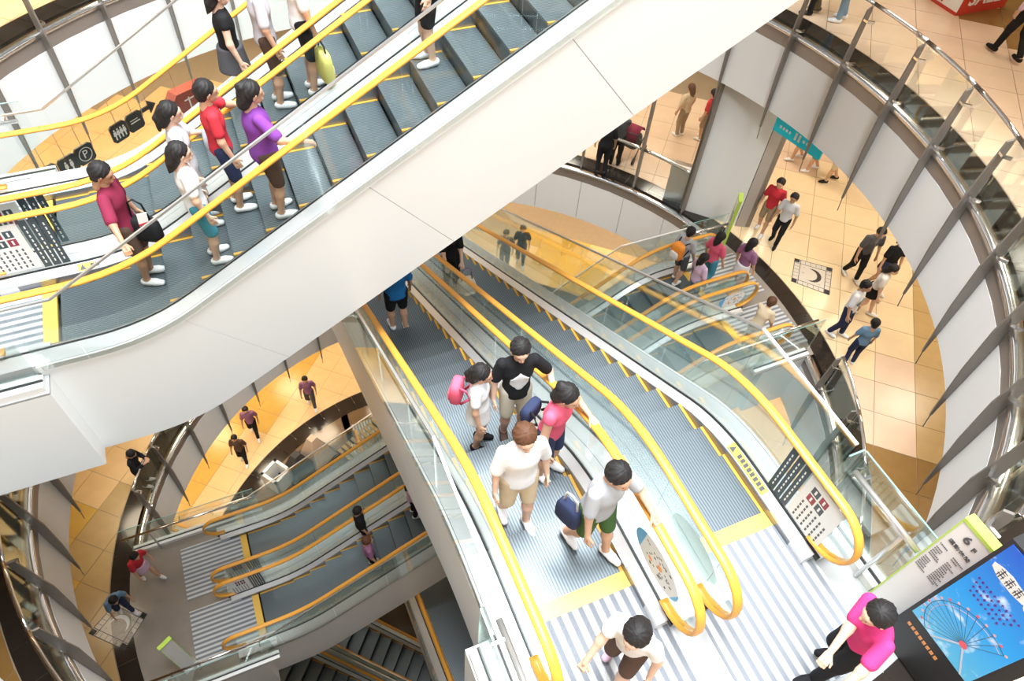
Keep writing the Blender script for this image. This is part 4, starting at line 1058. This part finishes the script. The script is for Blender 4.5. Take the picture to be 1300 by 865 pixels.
person('person in beige sitting height far behind the chrome rail of the glazed screen', (11.5, 13.5, F5 + .005), 100, 1.6, 'long', 'brown', top='beige', bc='khaki', bot='pants', **far)
person('person in a red top far behind the chrome rail of the glazed screen', (12.0, 13.15, F5 + .005), 120, 1.55, 'long', top='red', bc='khaki', **far)
person('bare armed person close to the white pier behind the glazed screen', (11.75, 12.45, F5 + .005), -100, 1.6, 'short', 'brown', top='beige', sl=.1, bc='khaki', **far)
person('left one of two dark clad walkers on the orange floor', (7.12, 16.3 - 1.2, F4 + .005), -120, 1.7, top='brown', bc='darkgrey', bot='pants', stride=.3, **far)
person('right one of two dark clad walkers on the orange floor', (7.70, 16.3 - 1.2, F4 + .005), -120, 1.72, top='black', bc='black', bot='pants', stride=.3, **far)
person('person in a red shirt and pink skirt walking on the brown lower landing', (-4.62, 8.55, F4 + .004), -45, 1.58, top='red', bc='lilac', bot='skirt', stride=.4, lean=.2, **far)
person('person crouched over in dark blue on the pale crescent mosaic', (-5.2, 7.95, F4 + .008), -60, 1.5, top='denim', bc='navy', bot='pants', lean=.5, stride=.3, **far)
person('person in black leaning at the curved rail by the lower left white slab', (-4.45, 11.1, F4 + .005), -20, 1.66, top='black', sl=.9, bc='black', bot='pants', lean=.15, lh=(.32, .08, 1.15), rh=(.32, -.08, 1.15), hpitch=.5, **far)
person('walker in brown and grey on the yellow lowest floor, beside the black kerb', (-.02, 15.7, F3 + .005), -100, 1.8, top='mauve', bc='darkgrey', bot='pants', stride=.4, **far)
person('walker in mauve under the curved fascia of the lowest floor', (-2.15, 15.2, F3 + .005), -100, 1.75, top='mauve', bc='black', bot='pants', stride=.5, **far)
person('walker in dark clothes nearest the black kerb of the lowest floor', (-2.68, 14.25, F3 + .005), -110, 1.7, top='brown', bc='black', bot='pants', stride=.3, **far)

# ---------------------------------------------------------------- bags and a stroller
def rbox(b, cx, cy, cz, dx, dy, dz, r=.35, m=0):
    """rounded box from stacked superellipse rings"""
    rings = []
    for zz, sc in ((-1, .55), (-.93, .82), (-.75, .97), (-.2, 1), (.4, .97), (.8, .85), (.95, .66), (1, .4)):
        ring_ = []
        for q in range(14):
            a = 2 * PI * q / 14; c_, s_ = math.cos(a), math.sin(a)
            ring_.append((cx + dx / 2 * sc * math.copysign(abs(c_) ** .55, c_), cy + dy / 2 * sc * math.copysign(abs(s_) ** .55, s_), cz + dz / 2 * zz))
        rings.append(ring_)
    b.strip(rings, False, True, m)
def bag(name, label, loc, yaw, dims, cl, strap, cat='bag', strapc='black'):
    t = thing(name, label, cat, loc, rad(yaw)); dx, dy, dz = dims
    b = MB(); rbox(b, 0, 0, dz / 2, dx, dy, dz); b.obj('body', CL[cl], t, True)
    b = MB(); rbox(b, dx * .5, 0, dz * .33, dx * .3, dy * .7, dz * .45); b.obj('pocket', CL[cl], t, True)
    if strap == 'pack':
        for s in (-1, 1):
            b = MB(); b.tube([(-dx * .4, s * dy * .3, dz * .95), (-dx * .9, s * dy * .42, dz * 1.0), (-dx * 1.3, s * dy * .5, dz * .7), (-dx * .5, s * dy * .4, dz * .15)], .014, 6); b.obj('strap', CL[strapc], t, True)
    elif strap:
        b = MB(); b.tube([(0, -dy * .3, dz * .95), (0, -dy * .22, dz + strap * .8), (0, 0, dz + strap), (0, dy * .22, dz + strap * .8), (0, dy * .3, dz * .95)], .011, 6); b.obj('handle', CL[strapc], t, True)
    return t
p = A_(-1.3, 6.86); bag('shoulder_bag', 'black bag hanging in front of the maroon shirt', (p[0] + .2, p[1] - .1, p[2] + .66), 60, (.16, .34, .30), 'black', .25)
t = thing('leaflet', 'white and red folded leaflet sticking out of the black bag', 'leaflet', (p[0] + .22, p[1] - .20, p[2] + .93), 0)
b = MB(); b.prism([(-.05, 0), (.05, .02), (.07, .16), (-.03, .16)], -.006, .006, lambda u, v, a: (u, a, v)); b.obj('sheet', K['paper'], t)
b = MB(); b.prism([(-.05, .004), (.05, .022), (.05, .045), (-.046, .03)], -.008, .008, lambda u, v, a: (u, a, v)); b.obj('red_print', CL['red'], t)
p = A_(-.72, 7.16); bag('camera_bag', 'grey camera bag held by the white and grey shirted rider', (p[0] + .32, p[1] + .02, p[2] + .98), 0, (.16, .26, .18), 'grey', .12)
p = A_(1.2, 7.98); bag('shopping_bag', 'yellow green shopping bag between the two yellow handrails', (p[0] + .14, p[1] - .27, p[2] + .28), 10, (.13, .34, .38), 'beige', .08)
bpy.data.objects['shopping_bag'].children[0].data.materials[0] = mat('bag_lime', (.62, .60, .16), .6)
p = B_(1.60, 3.92); bag('small_backpack', 'pink backpack on the small person in the white dress', (p[0] - .19, p[1] + .14, p[2] + .82), 145, (.13, .24, .30), 'pink', 'pack', strapc='pink')
p = B_(2.02, 2.88); bag('shoulder_bag', 'dark shoulder bag on the back of the coral pink top', (p[0] - .12, p[1] + .22, p[2] + .80), 120, (.12, .26, .20), 'navy', 'pack')
bag('handbag', 'black and white handbag between the white and the grey shirted persons', (1.76, 2.12, F6 + .62), 20, (.12, .26, .30), 'navy', .16, strapc='white')
p = B_(2.98, 8.6); bag('trolley_bag', 'pale bag with purple top standing on the escalator step', (p[0] + .12, p[1] - .52, p[2] + .25), -90, (.30, .34, .42), 'cream', .3, strapc='mauve')
bag('orange_backpack', 'orange and white backpack on the grey shirted person', (8.18, 8.60, F5 + .90), 195, (.20, .30, .42), 'red', 'pack')
bpy.data.objects['orange_backpack'].children[1].data.materials[0] = CL['white']
bpy.data.objects['orange_backpack'].children[0].data.materials[0] = mat('bag_orange', (.85, .28, .03), .6)
t = thing('stroller', 'dark baby stroller with red hood behind the glazed screen', 'stroller', (9.72, 13.12, F5), rad(35))
b = MB()
for s in (-1, 1):
    b.tube([(-.45, s * .22, 1.0), (-.2, s * .22, .75), (.25, s * .2, .35), (.42, s * .2, .12)], .014, 6); b.tube([(-.3, s * .22, .1), (.15, s * .22, .62)], .014, 6)
b.tube([(-.45, -.22, 1.0), (-.45, .22, 1.0)], .016, 6); b.obj('frame', K['dark'], t, True)
b = MB(); rbox(b, .02, 0, .52, .50, .38, .34); b.obj('seat', CL['darkgrey'], t, True)
b = MB(); b.strip([[(-.1 + .30 * math.cos(rad(q)) , y, .72 + .28 * math.sin(rad(q))) for q in range(20, 181, 20)] + [(-.1 + .27 * math.cos(rad(q)), y, .72 + .25 * math.sin(rad(q))) for q in range(180, 19, -20)] for y in (-.2, .2)]); b.obj('hood', CL['maroon'], t, True)
b = MB(); rbox(b, .28, 0, .38, .16, .3, .18); b.obj('footrest', CL['red'], t, True)
for x in (-.3, .42):
    for s in (-1, 1):
        b = MB(); b.tube([(x, s * .2, .1), (x, s * .2 + s * .04, .1)], .10, 14); b.obj('wheel', K['rubber'], t)

# kiosk, paper lanterns and bench on the deepest floor, seen past the black kerb
t = thing('kiosk_counter', 'small white square kiosk counter on the polished brown floor behind the lower escalator', 'counter', (-1.75, 13.0, F3), rad(35))
for x, y, dx, dy in ((-.3, 0, .1, .7), (.3, 0, .1, .7), (0, -.3, .7, .1), (0, .3, .7, .1)):
    b = MB(); b.box(x - dx / 2, x + dx / 2, y - dy / 2, y + dy / 2, 0, .8); b.obj('panel', K['paper'], t)
for (x, y, h_, mm, lb) in ((-.35, 13.5, 1.3, 'peach', 'tan pyramid shaped stand on the polished brown floor, right of the white kiosk'), (-1.0, 13.2, 1.1, 'truss', 'black pyramid shaped stand on the polished brown floor, beside the tan one')):
    t = thing('display_stand', lb, 'stand', (x, y, F3), .6)
    b = MB(); b.add([(-.5, -.5, 0), (.5, -.5, 0), (.5, .5, 0), (-.5, .5, 0), (-.12, -.12, h_), (.12, -.12, h_), (.12, .12, h_), (-.12, .12, h_)], [(0, 1, 5, 4), (1, 2, 6, 5), (2, 3, 7, 6), (3, 0, 4, 7), (4, 5, 6, 7)]); b.obj('cone', K[mm], t)
    b = MB(); b.box(-.55, .55, -.55, .55, 0, .08); b.obj('base', K['dark'], t)
t = thing('slatted_bench', 'brown slatted bench on the polished brown floor by the escalator rail', 'bench', (1.3, 13.35, F3), .5)
for i in range(9):
    b = MB(); b.box(-.9 + i * .2, -.78 + i * .2, -.35, .35, .42, .47); b.obj('slat', K['tan'], t)
for x in (-.75, .75):
    b = MB(); b.box(x - .05, x + .05, -.3, .3, 0, .42); b.obj('leg', K['dark'], t)
